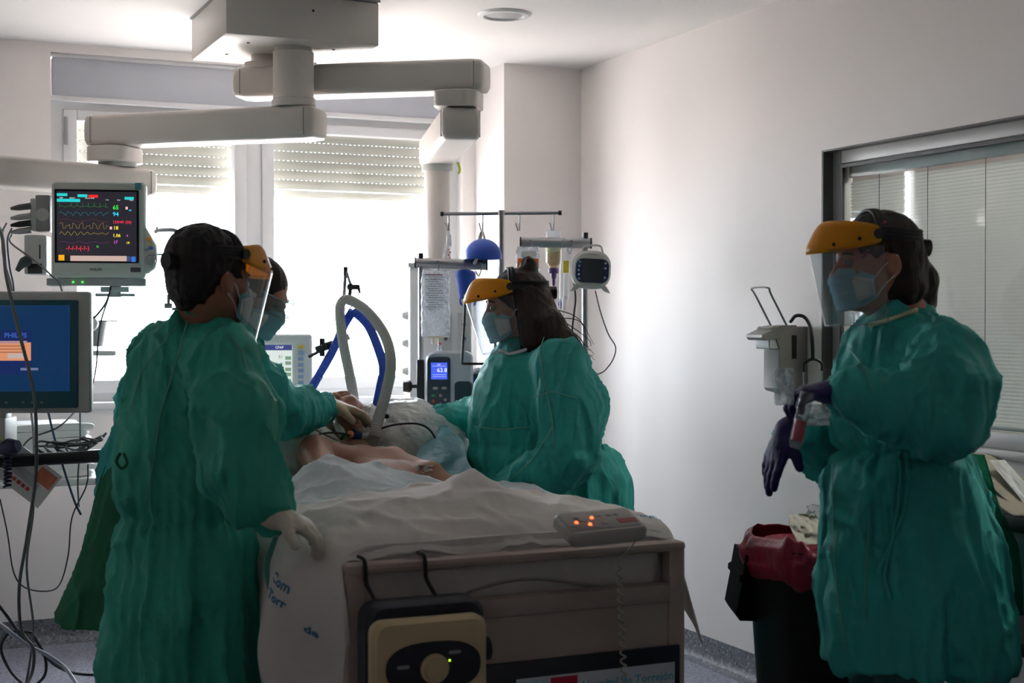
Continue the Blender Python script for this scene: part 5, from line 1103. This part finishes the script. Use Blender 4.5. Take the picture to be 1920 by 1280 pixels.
# ---------------------------------------------------------------- man in the left foreground, seen from behind
bf = dirv(.85, .5, 0); h = at(396, 524, 3.66); pv = at(352, 1010, 3.72); fL, fR = feet(pv.x, pv.y, bf)
wR = at(514, 966, 3.42)
J = dict(h=h, hf=dirv(.64, .76, -.12), nb=at(385, 608, 3.70), ch=at(362, 740, 3.72), pv=pv, shL=at(300, 670, 3.86), elL=at(365, 850, 3.97), wrL=at(440, 900, 4.06), shR=at(420, 680, 3.56), elR=at(448, 880, 3.46), wrR=wR, fL=fL, fR=fR, bf=bf,
         ha={'R': (dirv(.92, .05, -.35), dirv(-.2, .1, -1), -1, .18, (.55, .6, .6, .6))})
man, H = person('man in green gown and clear face shield at the left bedside, seen from behind', J, M_SKIN2)
rows = [(583, 345, 432, 3.70, 0.95), (598, 318, 445, 3.70, 0.90), (620, 286, 456, 3.70, 0.80), (660, 256, 464, 3.71, 0.80), (700, 241, 466, 3.72, 0.80), (770, 228, 466, 3.72, 0.80), (850, 219, 468, 3.72, 0.80), (930, 215, 472, 3.72, 0.80), (966, 222, 466, 3.72, 0.80), (1000, 214, 480, 3.72, 0.80), (1100, 207, 490, 3.72, 0.95), (1280, 200, 497, 3.72, 1.0), (1390, 198, 500, 3.72, 1.0)]
g, Vg = gown(man, rows, [([at(415, 665, 3.58), at(440, 770, 3.5), at(455, 880, 3.45), at(490, 940, 3.43), at(505, 955, 3.43)], [.075, .085, .082, .062, .05]), ([J['shL'], J['elL'], J['wrL']], [.07, .07, .05])], M_GOWN2, 1, at(350, 966, 3.72).z, J=J, amp=0.85)
seam(g, Vg, [(352, 600), (330, 680), (300, 780), (285, 880), (270, 955)], .002); seam(g, Vg, [(425, 620), (455, 660), (466, 700)], .0016); seam(g, Vg, [(340, 600), (268, 690), (240, 780)], .0014)
for a in (((362, 590), (380, 578), (382, 570)), ((358, 588), (340, 578))): obj('neck_tie', MB().tube([at(u, v, 3.6) for u, v in a], [.006, .004, .003], 6, sm=4), M_GOWN2, g)
obj('waist_tie', MB().tube([at(225, 850, 3.62), at(218, 865, 3.6), at(228, 878, 3.59), at(238, 868, 3.6), at(232, 850, 3.61)], .004, 6, sm=4), M_COTTON, g)
glove(man, M_LATEXW, *((wR,)+J['ha']['R'][:3]), .18, (.55, .6, .6, .6), cuff=at(492, 950, 3.43), cr=.046)
S = sdf_for([H.translation], .17, .005); hair_cap(S, H, 1.02); S.ell((0, -.04, .05), (.082, .09, .085), H, .02); V, F = S.mesh(); V = strands(V, F, H, .009, (45, 45, 40), 3); obj('hair', (V, F), M_HAIRK, man, 180)
mask(man, H); visor(man, H)
# ---------------------------------------------------------------- colleague behind him, bent over the patient
bf = dirv(.95, -.1, 0); h = at(484, 552, 4.78); pv = at(262, 905, 4.75); fL, fR = feet(pv.x-.0, pv.y, bf)
wR = at(612, 762, 4.96)
J = dict(h=h, hf=dirv(.86, -.18, -.46), nb=at(425, 615, 4.80), ch=at(365, 720, 4.80), pv=pv, shL=at(400, 660, 5.02), elL=at(500, 760, 5.1), wrL=at(570, 790, 5.15), shR=at(440, 670, 4.62), elR=at(525, 770, 4.68), wrR=wR, fL=fL, fR=fR, bf=bf,
         ha={'R': (dirv(.85, .3, -.15), dirv(.1, .0, -1), -1, .19, (.3, .35, .4, .45))})
col, H = person('colleague in goggles leaning over the patient behind the man', J, M_SKIN2)
rows = [(592, 380, 462, 4.79, 0.90), (612, 300, 480, 4.79, 0.80), (650, 252, 490, 4.78, 0.80), (720, 230, 480, 4.77, 0.80), (800, 219, 450, 4.76, 0.80), (860, 212, 400, 4.75, 0.80), (900, 208, 385, 4.75, 0.80), (960, 205, 380, 4.75, 0.80)]
g, Vg = gown(col, rows, [([at(435, 660, 4.63), at(490, 730, 4.64), at(528, 770, 4.68), at(575, 770, 4.85), at(606, 763, 4.94)], [.075, .075, .072, .064, .045]), ([J['shL'], J['elL'], J['wrL']], [.07, .06, .045])], M_GOWN, 2, at(260, 900, 4.75).z, J=J, amp=0.8)
rows = [(838, 218, 360, 4.72, 0.80), (900, 192, 375, 4.70, 0.80), (1000, 163, 380, 4.68, 0.80), (1100, 127, 380, 4.66, 0.80), (1166, 104, 380, 4.65, 0.80)]
gown(col, rows, [], M_COTTON, 6, at(260, 820, 4.7).z, name='cotton_gown', pleats=5, amp=.4)
glove(col, M_LATEX, *((wR,)+J['ha']['R'][:3]), .195, (.3, .35, .4, .45), cuff=at(604, 764, 4.93), cr=.034)
S = sdf_for([H.translation], .17, .005); hair_cap(S, H, 1.0); V, F = S.mesh(); V = strands(V, F, H, .004); obj('hair', (V, F), M_HAIR, col, 180)
mask(col, H)
gm = MB().grid(30, 8, lambda a, q: H @ Vector(((.08+.004*math.sin(PI*q))*math.sin(math.radians(-75+150*a)), .118*math.cos(math.radians(-75+150*a))+.012*math.sin(PI*q)+.008, .03-.055*q)))
obj('goggle_lens', gm, clear('goggle_film', (225, 230, 232), 1, .05, haze=.15), col, 180, solid=.002)
for q in (0, 1): obj('goggle_rim', MB().tube([H @ Vector((.082*math.sin(a), .118*math.cos(a)+.006, .03-.055*q)) for a in np.linspace(-1.3, 1.3, 20)], .003, 6), M_BAG, col, 180)
obj('goggle_strap', MB().tube([H @ Vector((.086*math.sin(a), .11*math.cos(a)-.01, .012+.02*math.cos(a+PI))) for a in np.linspace(1.25, 2*PI-1.25, 26)], .0065, 6), M_LOOP, col, 180)
# ---------------------------------------------------------------- woman across the bed
bf = dirv(-.96, -.2, 0); h = at(967, 572, 4.95); pv = at(1030, 870, 4.98); fL, fR = feet(pv.x+.06, pv.y, bf)
wR = at(823, 793, 5.13); wL = at(955, 916, 4.74)
J = dict(h=h, hf=dirv(-.96, -.16, -.12), nb=at(992, 650, 4.96), ch=at(1005, 730, 4.96), pv=pv, shL=at(1055, 705, 4.76), elL=at(1078, 840, 4.70), wrL=wL, shR=at(985, 700, 5.16), elR=at(910, 785, 5.22), wrR=wR, fL=fL, fR=fR, bf=bf,
         ha={'R': (dirv(-.93, -.2, -.2), dirv(0, 0, -1), 1, .17), 'L': (dirv(-.9, -.1, -.3), dirv(0, 0, -1), -1, .17)})
wom, H = person('woman with amber visor and long ponytail across the bed', J, M_SKIN)
rows = [(643, 945, 1015, 4.96, 1.00), (656, 930, 1060, 4.96, 0.90), (690, 907, 1108, 4.96, 0.85), (730, 893, 1130, 4.96, 0.82), (770, 884, 1138, 4.96, 0.82), (812, 881, 1124, 4.96, 0.82), (832, 881, 1122, 4.96, 0.82), (852, 882, 1160, 4.96, 0.80), (900, 884, 1178, 4.96, 0.80), (960, 884, 1182, 4.96, 0.80), (1150, 880, 1190, 4.96, 0.80), (1270, 876, 1195, 4.96, 0.80)]
g, Vg = gown(wom, rows, [([at(1050, 690, 4.77), at(1068, 770, 4.72), at(1072, 845, 4.70), at(1010, 890, 4.71), at(958, 914, 4.73)], [.10, .10, .09, .07, .05]), ([at(975, 715, 5.14), at(905, 783, 5.2), at(832, 790, 5.14)], [.09, .066, .056])], M_GOWN, 3, at(1030, 828, 4.96).z, J=J, amp=0.62)
seam(g, Vg, [(1020, 632), (1010, 660), (1022, 720), (1036, 790), (1040, 850)], .002); seam(g, Vg, [(1000, 745), (1034, 733), (1090, 748)], .0016); seam(g, Vg, [(1036, 800), (1000, 860), (950, 905)], .002)
seam(g, Vg, [(930, 662), (960, 672), (990, 668)], .0014); seam(g, Vg, [(890, 800), (940, 805), (1000, 800)], .0018)
seam(g, Vg, [(937, 656), (955, 664), (985, 656), (1004, 642)], .006, M_MASKW, 'collar')
glove(wom, M_LATEX, *((wR,)+J['ha']['R'][:3]), .17, cuff=at(838, 791, 5.14), cr=.042); obj('cuff', MB().tube([at(829, 791, 5.13), at(842, 790, 5.14)], [.041, .048], 16), mat('cuff_tan', (205, 170, 120), .7), wom)
glove(wom, M_LATEX, *((wL,)+J['ha']['L'][:3]), .17, cuff=at(965, 912, 4.73), cr=.04)
S = sdf_for([H.translation, at(1095, 665, 4.85), at(985, 480, 4.95)], .13, .005); hair_cap(S, H, 1.0); S.ell((0, 0, 0), (.03, .034, .05), axes(at(991, 507, 4.95), CR, CF, CU), .006)
for a, r in (((( 985, 545, 4.96), (1005, 580, 4.93), (1030, 612, 4.86), (1062, 640, 4.82), (1085, 655, 4.80)), (.05, .058, .05, .03, .012)), (((990, 560, 4.9), (1000, 610, 4.86), (1000, 640, 4.85), (998, 662, 4.845)), (.05, .045, .035, .012)), (((1000, 575, 5.0), (1035, 610, 4.95), (1065, 650, 4.85), (1102, 672, 4.8)), (.04, .035, .025, .008))): S.chain([at(*q) for q in a], r, .03)
V, F = S.mesh(); V = strands(V, F, H, .007, (50, 50, 12), 5); hr = obj('hair', (V, F), M_HAIRR, wom, 180)
random.seed(5); m = MB()
for i in range(26):
    a = at(1010+random.uniform(-10, 25), 560+random.uniform(-5, 45), 4.9); b = at(1060+random.uniform(-20, 45), 615+random.uniform(-20, 40), 4.85); e = at(1075+random.uniform(-25, 40), 655+random.uniform(-10, 25), 4.8); m.tube([a, a.lerp(b, .5)+CU*.012, b, e], [.0025, .002, .0008], 4, sm=4)
lw = obj('loose_strands', m, M_HAIRR, wom, 180); lw['kind'] = 'stuff'
obj('hair_tie', MB().tube([at(978, 530, 4.95)+CR*(.03*math.cos(a)+.015)+CF*(.03*math.sin(a))+CU*(.006*math.cos(a)) for a in np.linspace(0, 2*PI, 18)], .007, 6), M_BAND, wom)
mask(wom, H); visor(wom, H)
# ---------------------------------------------------------------- woman in the right foreground
bf = dirv(-.95, -.25, 0); h = at(1641, 490, 3.62); pv = at(1695, 900, 3.64); fL, fR = feet(pv.x, pv.y, bf)
wL = at(1578, 736, 3.38); wR = at(1478, 806, 3.68)
aL = (dirv(-.93, -.05, .02), dirv(-.35, .1, -1), -1); aR = (dirv(-.42, -.05, -.9), dirv(.6, .25, -.2), 1)
J = dict(h=h, hf=dirv(-.975, -.16, -.06), nb=at(1683, 592, 3.64), ch=at(1690, 720, 3.64), pv=pv, shL=at(1770, 670, 3.46), elL=at(1770, 790, 3.38), wrL=wL, shR=at(1630, 690, 3.84), elR=at(1578, 835, 3.86), wrR=wR, fL=fL, fR=fR, bf=bf, ha={'L': aL+(.18, (.75, .7, .7, .65)), 'R': aR+(.185, (.12, .15, .2, .25))})
nur, H = person('woman in purple gloves and amber visor standing at right', J, M_SKIN)
rows = [(588, 1645, 1735, 3.64, 0.95), (604, 1614, 1752, 3.64, 0.85), (640, 1586, 1786, 3.64, 0.80), (690, 1562, 1812, 3.64, 0.80), (740, 1553, 1832, 3.64, 0.80), (790, 1556, 1834, 3.64, 0.80), (826, 1566, 1822, 3.64, 0.80), (843, 1576, 1812, 3.64, 0.80), (862, 1563, 1824, 3.64, 0.80), (910, 1551, 1838, 3.64, 0.80), (1000, 1546, 1858, 3.64, 0.80), (1120, 1543, 1880, 3.64, 0.80), (1242, 1544, 1902, 3.64, 0.80)]
g, Vg = gown(nur, rows, [([at(1768, 665, 3.47), at(1785, 730, 3.4), at(1768, 790, 3.37), at(1680, 765, 3.37), at(1588, 738, 3.38)], [.088, .09, .085, .072, .05]), ([at(1630, 690, 3.82), at(1585, 820, 3.86), at(1545, 840, 3.8), at(1486, 812, 3.7)], [.075, .066, .06, .048])], M_GOWN, 4, at(1690, 843, 3.64).z, J=J, amp=0.75)
seam(g, Vg, [(1590, 650), (1620, 690), (1640, 740)], .0014); seam(g, Vg, [(1560, 870), (1562, 1000), (1570, 1120), (1590, 1235)], .0016); seam(g, Vg, [(1620, 1160), (1624, 1050), (1630, 960)], .0016)
seam(g, Vg, [(1628, 609), (1655, 603), (1690, 591), (1722, 579)], .006, M_CUFF, 'neckband')
for pth in (((1688, 848), (1690, 880), (1686, 940), (1672, 1010), (1660, 1060), (1658, 1090), (1672, 1130)), ((1700, 848), (1704, 900), (1696, 960), (1670, 1020), (1650, 1060), (1646, 1075))): seam(g, Vg, list(pth), .006, M_GOWN, 'waist_tie')
M_SHEER = clear('sheer_gown_flap', (120, 190, 172), .3, .4, haze=.16, hcol=(46, 148, 124))
def flap(a, q): 
    c = at(1800+20*q, 850+300*q, 3.85); return c+CR*(a*(.05+.16*q)+.01*math.sin(9*a+6*q))+CF*(.03*math.sin(5*a+2*q))
obj('back_flap', MB().grid(16, 20, flap), M_SHEER, g, 180, solid=.001)
glove(nur, M_NITR, wL, *aL, .18, (.75, .7, .7, .65), cuff=at(1592, 738, 3.385), cr=.04); glove(nur, M_NITR, wR, *aR, .185, (.12, .15, .2, .25), cuff=at(1490, 806, 3.705), cr=.038)
S = sdf_for([H.translation, at(1745, 590, 3.66)], .15, .005); hair_cap(S, H, 1.0)
S.chain([at(1690, 500, 3.64), at(1712, 530, 3.66), at(1718, 560, 3.68), at(1722, 590, 3.70)], [.06, .055, .045, .025], .03); S.chain([at(1680, 480, 3.6), at(1690, 540, 3.6), at(1690, 570, 3.62)], [.05, .05, .02], .03)
V, F = S.mesh(); V = strands(V, F, H, .008, (40, 40, 22), 8); obj('hair', (V, F), M_HAIR, nur, 180)
m = MB()
for i in range(16):
    c = at(1712+random.uniform(-8, 22), 545+random.uniform(-10, 35), 3.64+random.uniform(-.05, .05)); m.tube([c+CR*(.012*math.cos(j*.9+i))+CF*(.01*math.sin(j*.9+i))-CU*(.006*j) for j in range(9)], [.002, .0006], 4, sm=3)
lw = obj('loose_curls', m, M_HAIR, nur, 180); lw['kind'] = 'stuff'
for p in (((1660, 415), (1648, 430), (1640, 442)), ((1628, 468), (1618, 482), (1614, 492))): obj('mask_strap', MB().tube([at(u, v, 3.535+.02*i) for i, (u, v) in enumerate(p)], .004, 6), mat('strap_pink', (165, 70, 95), .6), nur)
mask(nur, H); visor(nur, H)
tb = thing('sample_tube', 'clear sample tube with red contents held in purple glove', 'sample tube', at(1490, 842, 3.33))
pa_, pb_ = at(1514, 735, 3.33), at(1490, 840, 3.33)
obj('tube_wall', MB().tube([pa_, pa_.lerp(pb_, .9), pb_], [.016, .016, .010], 14), clear('tube_plastic', (235, 238, 240), .9, .05, haze=.12), tb); obj('red_contents', MB().tube([pa_.lerp(pb_, .5), pa_.lerp(pb_, .86)], .0135, 14), mat('blood_red', (196, 70, 78), .4), tb)
def film(name, u, v, Y, w, h, label, seed, mt=None, cat='wrapper', amp=.02, tilt=0):
    n = 26; A, B_ = np.meshgrid(np.linspace(-.5, .5, n), np.linspace(-.5, .5, n)); A = A.ravel(); B_ = B_.ravel(); P = np.stack([A*3.1, B_*3.1, A*0+seed], 1)
    d = amp*(vn(P, seed)+.6*vn(P*2.3, seed+1)+.4*rg(P*4, seed+2)); w2 = 1-.45*np.abs(B_)*np.abs(vn(P*.7, seed+7)); c = at(u, v, Y)
    V = [c+CR*float(a*w*k_)+CU*float(b*h)+CF*float(z+tilt*b) for a, b, z, k_ in zip(A, B_, d, w2)]
    return obj(name, ([tuple(v_) for v_ in V], gridfaces(n, n)), mt or M_CRINK, None, 180, label, cat, solid=.0008)
M_CRINK = clear('crinkled_film', (238, 240, 240), 1.0, .12, haze=.38)
film('plastic_wrapper', 1470, 725, 3.34, .05, .085, 'crumpled clear wrapper sticking up from the purple glove', 3)
film('plastic_wrapper', 1530, 778, 3.42, .07, .05, 'crumpled clear wrapper below the gloved wrist at right', 5)
# ---------------------------------------------------------------- patient
base = at(648, 800, 5.15); H = headframe(at(646, 784, 5.15), Vector((-.42, -.22, .86)), Vector((.25, .9, .25)))
pat = thing('person', 'intubated patient lying in the bed under sheets', 'person', (BXC, -1.6, .87))
nb = at(664, 864, 4.93); ch = Vector((-1.62, -1.80, .865)); pvp = Vector((-1.64, -2.0, .84))
shl = at(735, 872, 4.78); ell_ = at(805, 893, 4.62); wrl = at(860, 925, 4.5); shr = at(592, 848, 4.72); elr = Vector((-1.86, -2.0, .88)); wrr = Vector((-1.75, -2.1, .88))
S = sdf_for([H.translation, nb, ch, pvp, shl, ell_, wrl, shr, elr, wrr], .17, .006); head_sdf(S, H, nb); S.cone(nb, ch, .062, .10, .06, flat=(CU, .75)); S.cone(ch, pvp, .12, .11, .06, flat=(CU, .6)); S.cone(nb.lerp(ch, .3), shl, .06, .056, .05); S.cone(nb.lerp(ch, .3), shr, .06, .05, .05)
S.chain([shl, ell_, wrl], [.056, .044, .034], .03); S.chain([shr, elr, wrr], [.054, .042, .03], .03)
obj('body', S.mesh(), M_PSKIN, pat, 180)
S = sdf_for([H.translation], .15, .006); S.ell((0, -.03, .045), (.081, .095, .083), H, .02); S.ell((0, .12, -.02), (.12, .08, .14), H, .01, 's'); obj('theatre_cap', S.mesh(), mat('cap_lilac', (150, 120, 140), .7), pat, 180)
for s in (-1, 1): obj('eyelid', MB().ball((s*.033, .082, -.001), (.014, .01, .009), 12, H), M_PSKIN, pat, 180)
et = thing('airway_tube', 'white breathing tube with green, orange and blue connectors', 'airway tube', at(650, 830, 4.95)); mo = H @ Vector((0, .1, -.068))
c1, c2, c3, c4, c5 = at(626, 776, 5.0), at(630, 795, 4.95), at(643, 815, 4.93), at(656, 826, 4.93), at(676, 828, 4.98)
obj('tube', MB().tube([mo, mo+Vector((-.03, -.02, .03)), c1, c2], .007, 10, sm=5), M_WPLAS, et); obj('connector_white', MB().tube([c2, c2.lerp(c3, .6), c3], [.009, .015, .012], 12), M_WPLAS, et)
obj('connector_green', MB().tube([c3, at(648, 820, 4.93)], .018, 12), mat('conn_green', (20, 110, 70), .45), et); obj('connector_orange', MB().ball(tuple(at(657, 814, 4.93)), .013, 12), mat('conn_orange', (226, 150, 90), .45), et); obj('connector_blue', MB().tube([at(660, 812, 4.94), at(674, 818, 4.96)], .017, 12), mat('conn_blue', (44, 62, 110), .45), et)
obj('elbow', MB().tube([at(674, 818, 4.96), at(690, 816, 5.0), at(702, 808, 5.06)], .012, 10, sm=4), M_HW, et)
def lead(pts, r, mt, label): return obj('cable', MB().tube([at(*p) for p in pts], r, 6, sm=7), mt, None, 180, label, 'cable', 'leads across the patient')
lead([(582, 800, 4.8), (610, 815, 4.82), (650, 830, 4.86), (720, 845, 4.78), (790, 870, 4.68), (815, 880, 4.62)], .003, mat('lead_tan', (170, 150, 120), .5), "tan lead running across the patient's chest")
lead([(580, 845, 4.72), (590, 820, 4.75), (612, 811, 4.8), (640, 812, 4.85), (655, 816, 4.9)], .0035, M_CABD, "dark lead curling over patient's shoulder at left")
lead([(708, 805, 5.0), (740, 796, 4.95), (780, 794, 4.95), (805, 805, 4.95), (820, 830, 4.95), (815, 835, 4.95)], .0035, M_CABD, 'dark lead lying over the wrapped pillow')
lead([(678, 845, 4.86), (720, 840, 4.83), (752, 858, 4.74), (775, 880, 4.66), (785, 890, 4.62)], .006, mat('line_clear', (205, 195, 180), .35), 'thick clear line taped along the upper arm')
lead([(735, 770, 5.25), (760, 790, 5.2), (800, 825, 5.1), (820, 840, 5.05)], .0025, M_CABW, 'thin white line running down over wrapped pillow')
lead([(815, 835, 4.95), (825, 850, 4.95), (832, 865, 4.95), (834, 872, 4.95)], .004, M_CABD, 'short dark lead ending in a sensor plug by the film')
lead([(596, 802, 4.85), (612, 792, 4.86), (622, 780, 4.9), (616, 770, 4.95)], .003, M_WPLAS, 'thin white line beside the airway tube')
film('gauze_dressing', 798, 883, 4.57, .06, .035, "crumpled white gauze dressing on the patient's arm", 9, M_LINEN, 'dressing', .03)
obj('sensor_ball', MB().ball(tuple(at(725, 780, 5.0)), .009, 10).tube([at(717, 774, 5.02), at(725, 780, 5.0)], .002, 5), M_BLACK, None, 180, 'small black ball sensor beside the white hose', 'sensor')
# ================================================================ right side: dispenser, bin, counter
qd = lambda y, z, x=0: Vector((x, y, z))
ds = thing('soap_dispenser', 'grey wall dispenser with long wire elbow lever', 'dispenser', (-.06, -1.78, 1.12))
M_DSP = mat('dispenser_grey', (146, 143, 140), .4, .3, var=.03)
m = MB(); m.prism([(-.155, 1.37), (-.148, 1.375), (-.0, 1.375), (0, 1.13), (-.02, 1.115), (-.115, 1.14), (-.125, 1.15), (-.125, 1.30)], -.05, .05, fr((0, -1.765, 0)), .004); obj('case', m, M_DSP, ds)
m = MB(); m.prism([(-.20, 1.335), (-.20, 1.345), (-.12, 1.378), (-.05, 1.38), (-.05, 1.372), (-.1, 1.362), (-.125, 1.33), (-.19, 1.325)], -.052, .052, fr((0, -1.765, 0)), .002); obj('lever_plate', m, M_DSP, ds)
obj('bag_tip', MB().rbox((-.14, 0, 1.315), .05, .045, .09, .01, fr((0, -1.765, 0)), .004), M_WPLAS, ds)
m = MB(); m.tube([(-.08, -1.80, 1.375), (-.15, -1.80, 1.49), (-.165, -1.80, 1.515), (-.165, -1.70, 1.515), (-.15, -1.70, 1.49), (-.08, -1.70, 1.375)], .004, 7, sm=4); obj('wire_lever', m, M_CHROME, ds)
obj('slot', MB().box((-.06, -1.8165, 1.3), (.018, .002, .085)), M_BLACK, ds, None)
stc = thing('stethoscope', 'black stethoscope hung over the wall dispenser', 'stethoscope', at(1515, 690, 5.15))
obj('tubing', MB().tube([at(1482, 603, 5.2), at(1492, 592, 5.17), at(1508, 594, 5.15), at(1519, 612, 5.14), at(1523, 640, 5.13), at(1524, 672, 5.13)], .0065, 9, sm=6), M_BLACK, stc); obj('yoke', MB().tube([at(1507, 697, 5.13), at(1508, 682, 5.13), at(1524, 673, 5.13), at(1540, 680, 5.13), at(1541, 695, 5.13)], .0055, 8, sm=5), M_BLACK, stc)
for u in (1507, 1541): obj('ear_tube', MB().cyl(at(u, 695, 5.13), at(u+1, 740, 5.13), .003), M_CHROME, stc)
# waste bin with red liner
Pb_ = at(1512, 1000, 4.25); bx, by, bz = Pb_.x, Pb_.y, Pb_.z; Mb_ = fr((bx, by, 0), YAW+.35)
wbn = thing('waste_bin', 'black waste bin with red liner and open lid', 'bin', (bx, by, 0)); M_BIN = mat('bin_black', (16, 16, 18), .45, var=.1, spec=.25)
def binf(a, q):
    an = 2*PI*a; w = .095+.04*q; f = lambda c: math.copysign(abs(c)**.45, c); return Mb_ @ Vector((w*f(math.cos(an)), (w+.03)*f(math.sin(an)), .03+q*(bz-.06)))
m = MB().grid(48, 10, binf, None, True); m.f.append(tuple(range(47, -1, -1))); obj('bin_body', m, M_BIN, wbn, 60, solid=.004)
for s in (-1, 1): obj('wheel', MB().cyl(Mb_ @ Vector((s*.08, .1, .035)), Mb_ @ Vector((s*.1, .1, .035)), .035), M_BLACK, wbn)
def liner(a, q):
    an = 2*PI*a; f = lambda c: math.copysign(abs(c)**.5, c); w = .137+.012*math.sin(3*an+1)*q+.014*math.sin(PI*q); n_ = float(vn(np.array([[math.cos(an)*5, math.sin(an)*5, q*4]]), 3)[0]); w += .008*n_
    z = bz+.012*math.sin(4*an)+.012*n_-.118*q*(1+.22*math.sin(an*2+.8)); w -= .02*max(0, .25-q)*4*.5
    return Mb_ @ Vector((w*f(math.cos(an)), (w+.03)*f(math.sin(an)), z))
obj('red_liner', MB().grid(72, 16, liner, None, True), mat('liner_red', (150, 28, 58), .28, var=.12, bump=.5, bscale=30, trans=.2), wbn, 180, solid=.001)
m = MB().grid(40, 6, lambda a, q: Mb_ @ Vector(((.12*(1-q)+.02*q)*math.cos(2*PI*a), (.14*(1-q)+.02*q)*math.sin(2*PI*a), bz-.02-.07*q)), None, True); m.f.append(tuple(range(200, 240))); obj('liner_inside', m, mat('liner_red', (0, 0, 0)), wbn, 180)
pl_ = [at(1432, 1045, 4.3), at(1398, 1040, 4.3), at(1392, 1075, 4.3), at(1386, 1078, 4.3), at(1385, 1088, 4.3), at(1390, 1092, 4.3), at(1379, 1150, 4.3), at(1386, 1162, 4.3), at(1440, 1163, 4.3)]
m = MB(); n_ = len(pl_); m.add([p+CF*d_ for d_ in (-.012, .22) for p in pl_], [tuple(range(n_)), tuple(range(2*n_-1, n_-1, -1))]+[(i, i+n_, (i+1) % n_+n_, (i+1) % n_) for i in range(n_)]); obj('open_lid', m, mat('lid_black', (14, 14, 15), .8, var=.1, spec=.08), wbn, None)
film('discarded_wrapping', 1515, 992, 4.2, .1, .06, 'crumpled beige wrapping lying on top of bin', 11, mat('waste_paper', (205, 198, 185), .6, bump=.4, bscale=30), 'wrapping', .04, .2)
film('discarded_wrapping', 1540, 975, 4.28, .08, .07, 'crumpled clear wrapping at back of the waste bin', 13, None, 'wrapping', .045, .1)
# counter along the right wall
ct = thing('counter', 'white counter with black edge below the interior window', 'counter', (-.25, -3.6, 0)); CZ = at(1880, 948, 4.15).z
M_CTOP = mat('counter_top', (150, 148, 148), .4, var=.03); y0c, y1c = -4.6, -2.62
obj('worktop', rbx(-.34, -.003, y0c, y1c, CZ-.004, CZ+.012, None, .003), M_CTOP, ct); obj('edge_strip', rbx(-.352, -.338, y0c, y1c, CZ-.03, CZ+.014, None, .003), M_BLACK, ct); obj('edge_strip', rbx(-.352, -.003, y1c, y1c+.012, CZ-.03, CZ+.014, None, .003), M_BLACK, ct)
obj('cabinet_body', rbx(-.33, -.003, y0c, y1c-.005, CZ-.33, CZ-.03, None, .003), mat('cabinet_grey', (128, 126, 128), .5, var=.03), ct); obj('lower_shelf', rbx(-.345, -.003, y0c, y1c, CZ-.36, CZ-.33, None, .003), M_BLACK, ct)
for y in (y0c+.1, y1c-.05): obj('leg', rbx(-.33, -.28, y-.02, y+.02, 0, CZ-.36, None, .004), M_BLACK, ct); obj('leg', rbx(-.06, -.01, y-.02, y+.02, 0, CZ-.36, None, .004), M_BLACK, ct)
def bagf(name, u, v, Y, w, h, label, seed, mt, cat): return film(name, u, v, Y, w, h, label, seed, mt, cat, .015, .5)
M_PAPER = mat('brown_grey_paper', (150, 140, 124), .75, var=.08, bump=.5, bscale=22)
bagf('paper_bag', 1885, 900, 4.14, .12, .11, 'brownish paper bag lying on counter under blind', 21, M_PAPER, 'bag'); film('paper_bag', 1850, 910, 4.18, .12, .07, 'flattened paper bag at the counter end behind gown', 22, M_PAPER, 'bag', .012, .8)
film('packet', 1905, 905, 4.08, .05, .10, 'white sterile packet leaning on paper bag', 25, mat('packet_white', (196, 196, 194), .5, var=.1, scale=30), 'packet', .012, .3)
cable2([(1835, 915, 4.12), (1860, 912, 4.1), (1885, 922, 4.08), (1905, 938, 4.05)], .004, M_CABW, 'white tubing lying on counter edge')
film('plastic_wrapper', 1912, 1075, 3.98, .05, .06, 'clear wrapper stuck to the grey cabinet', 27)
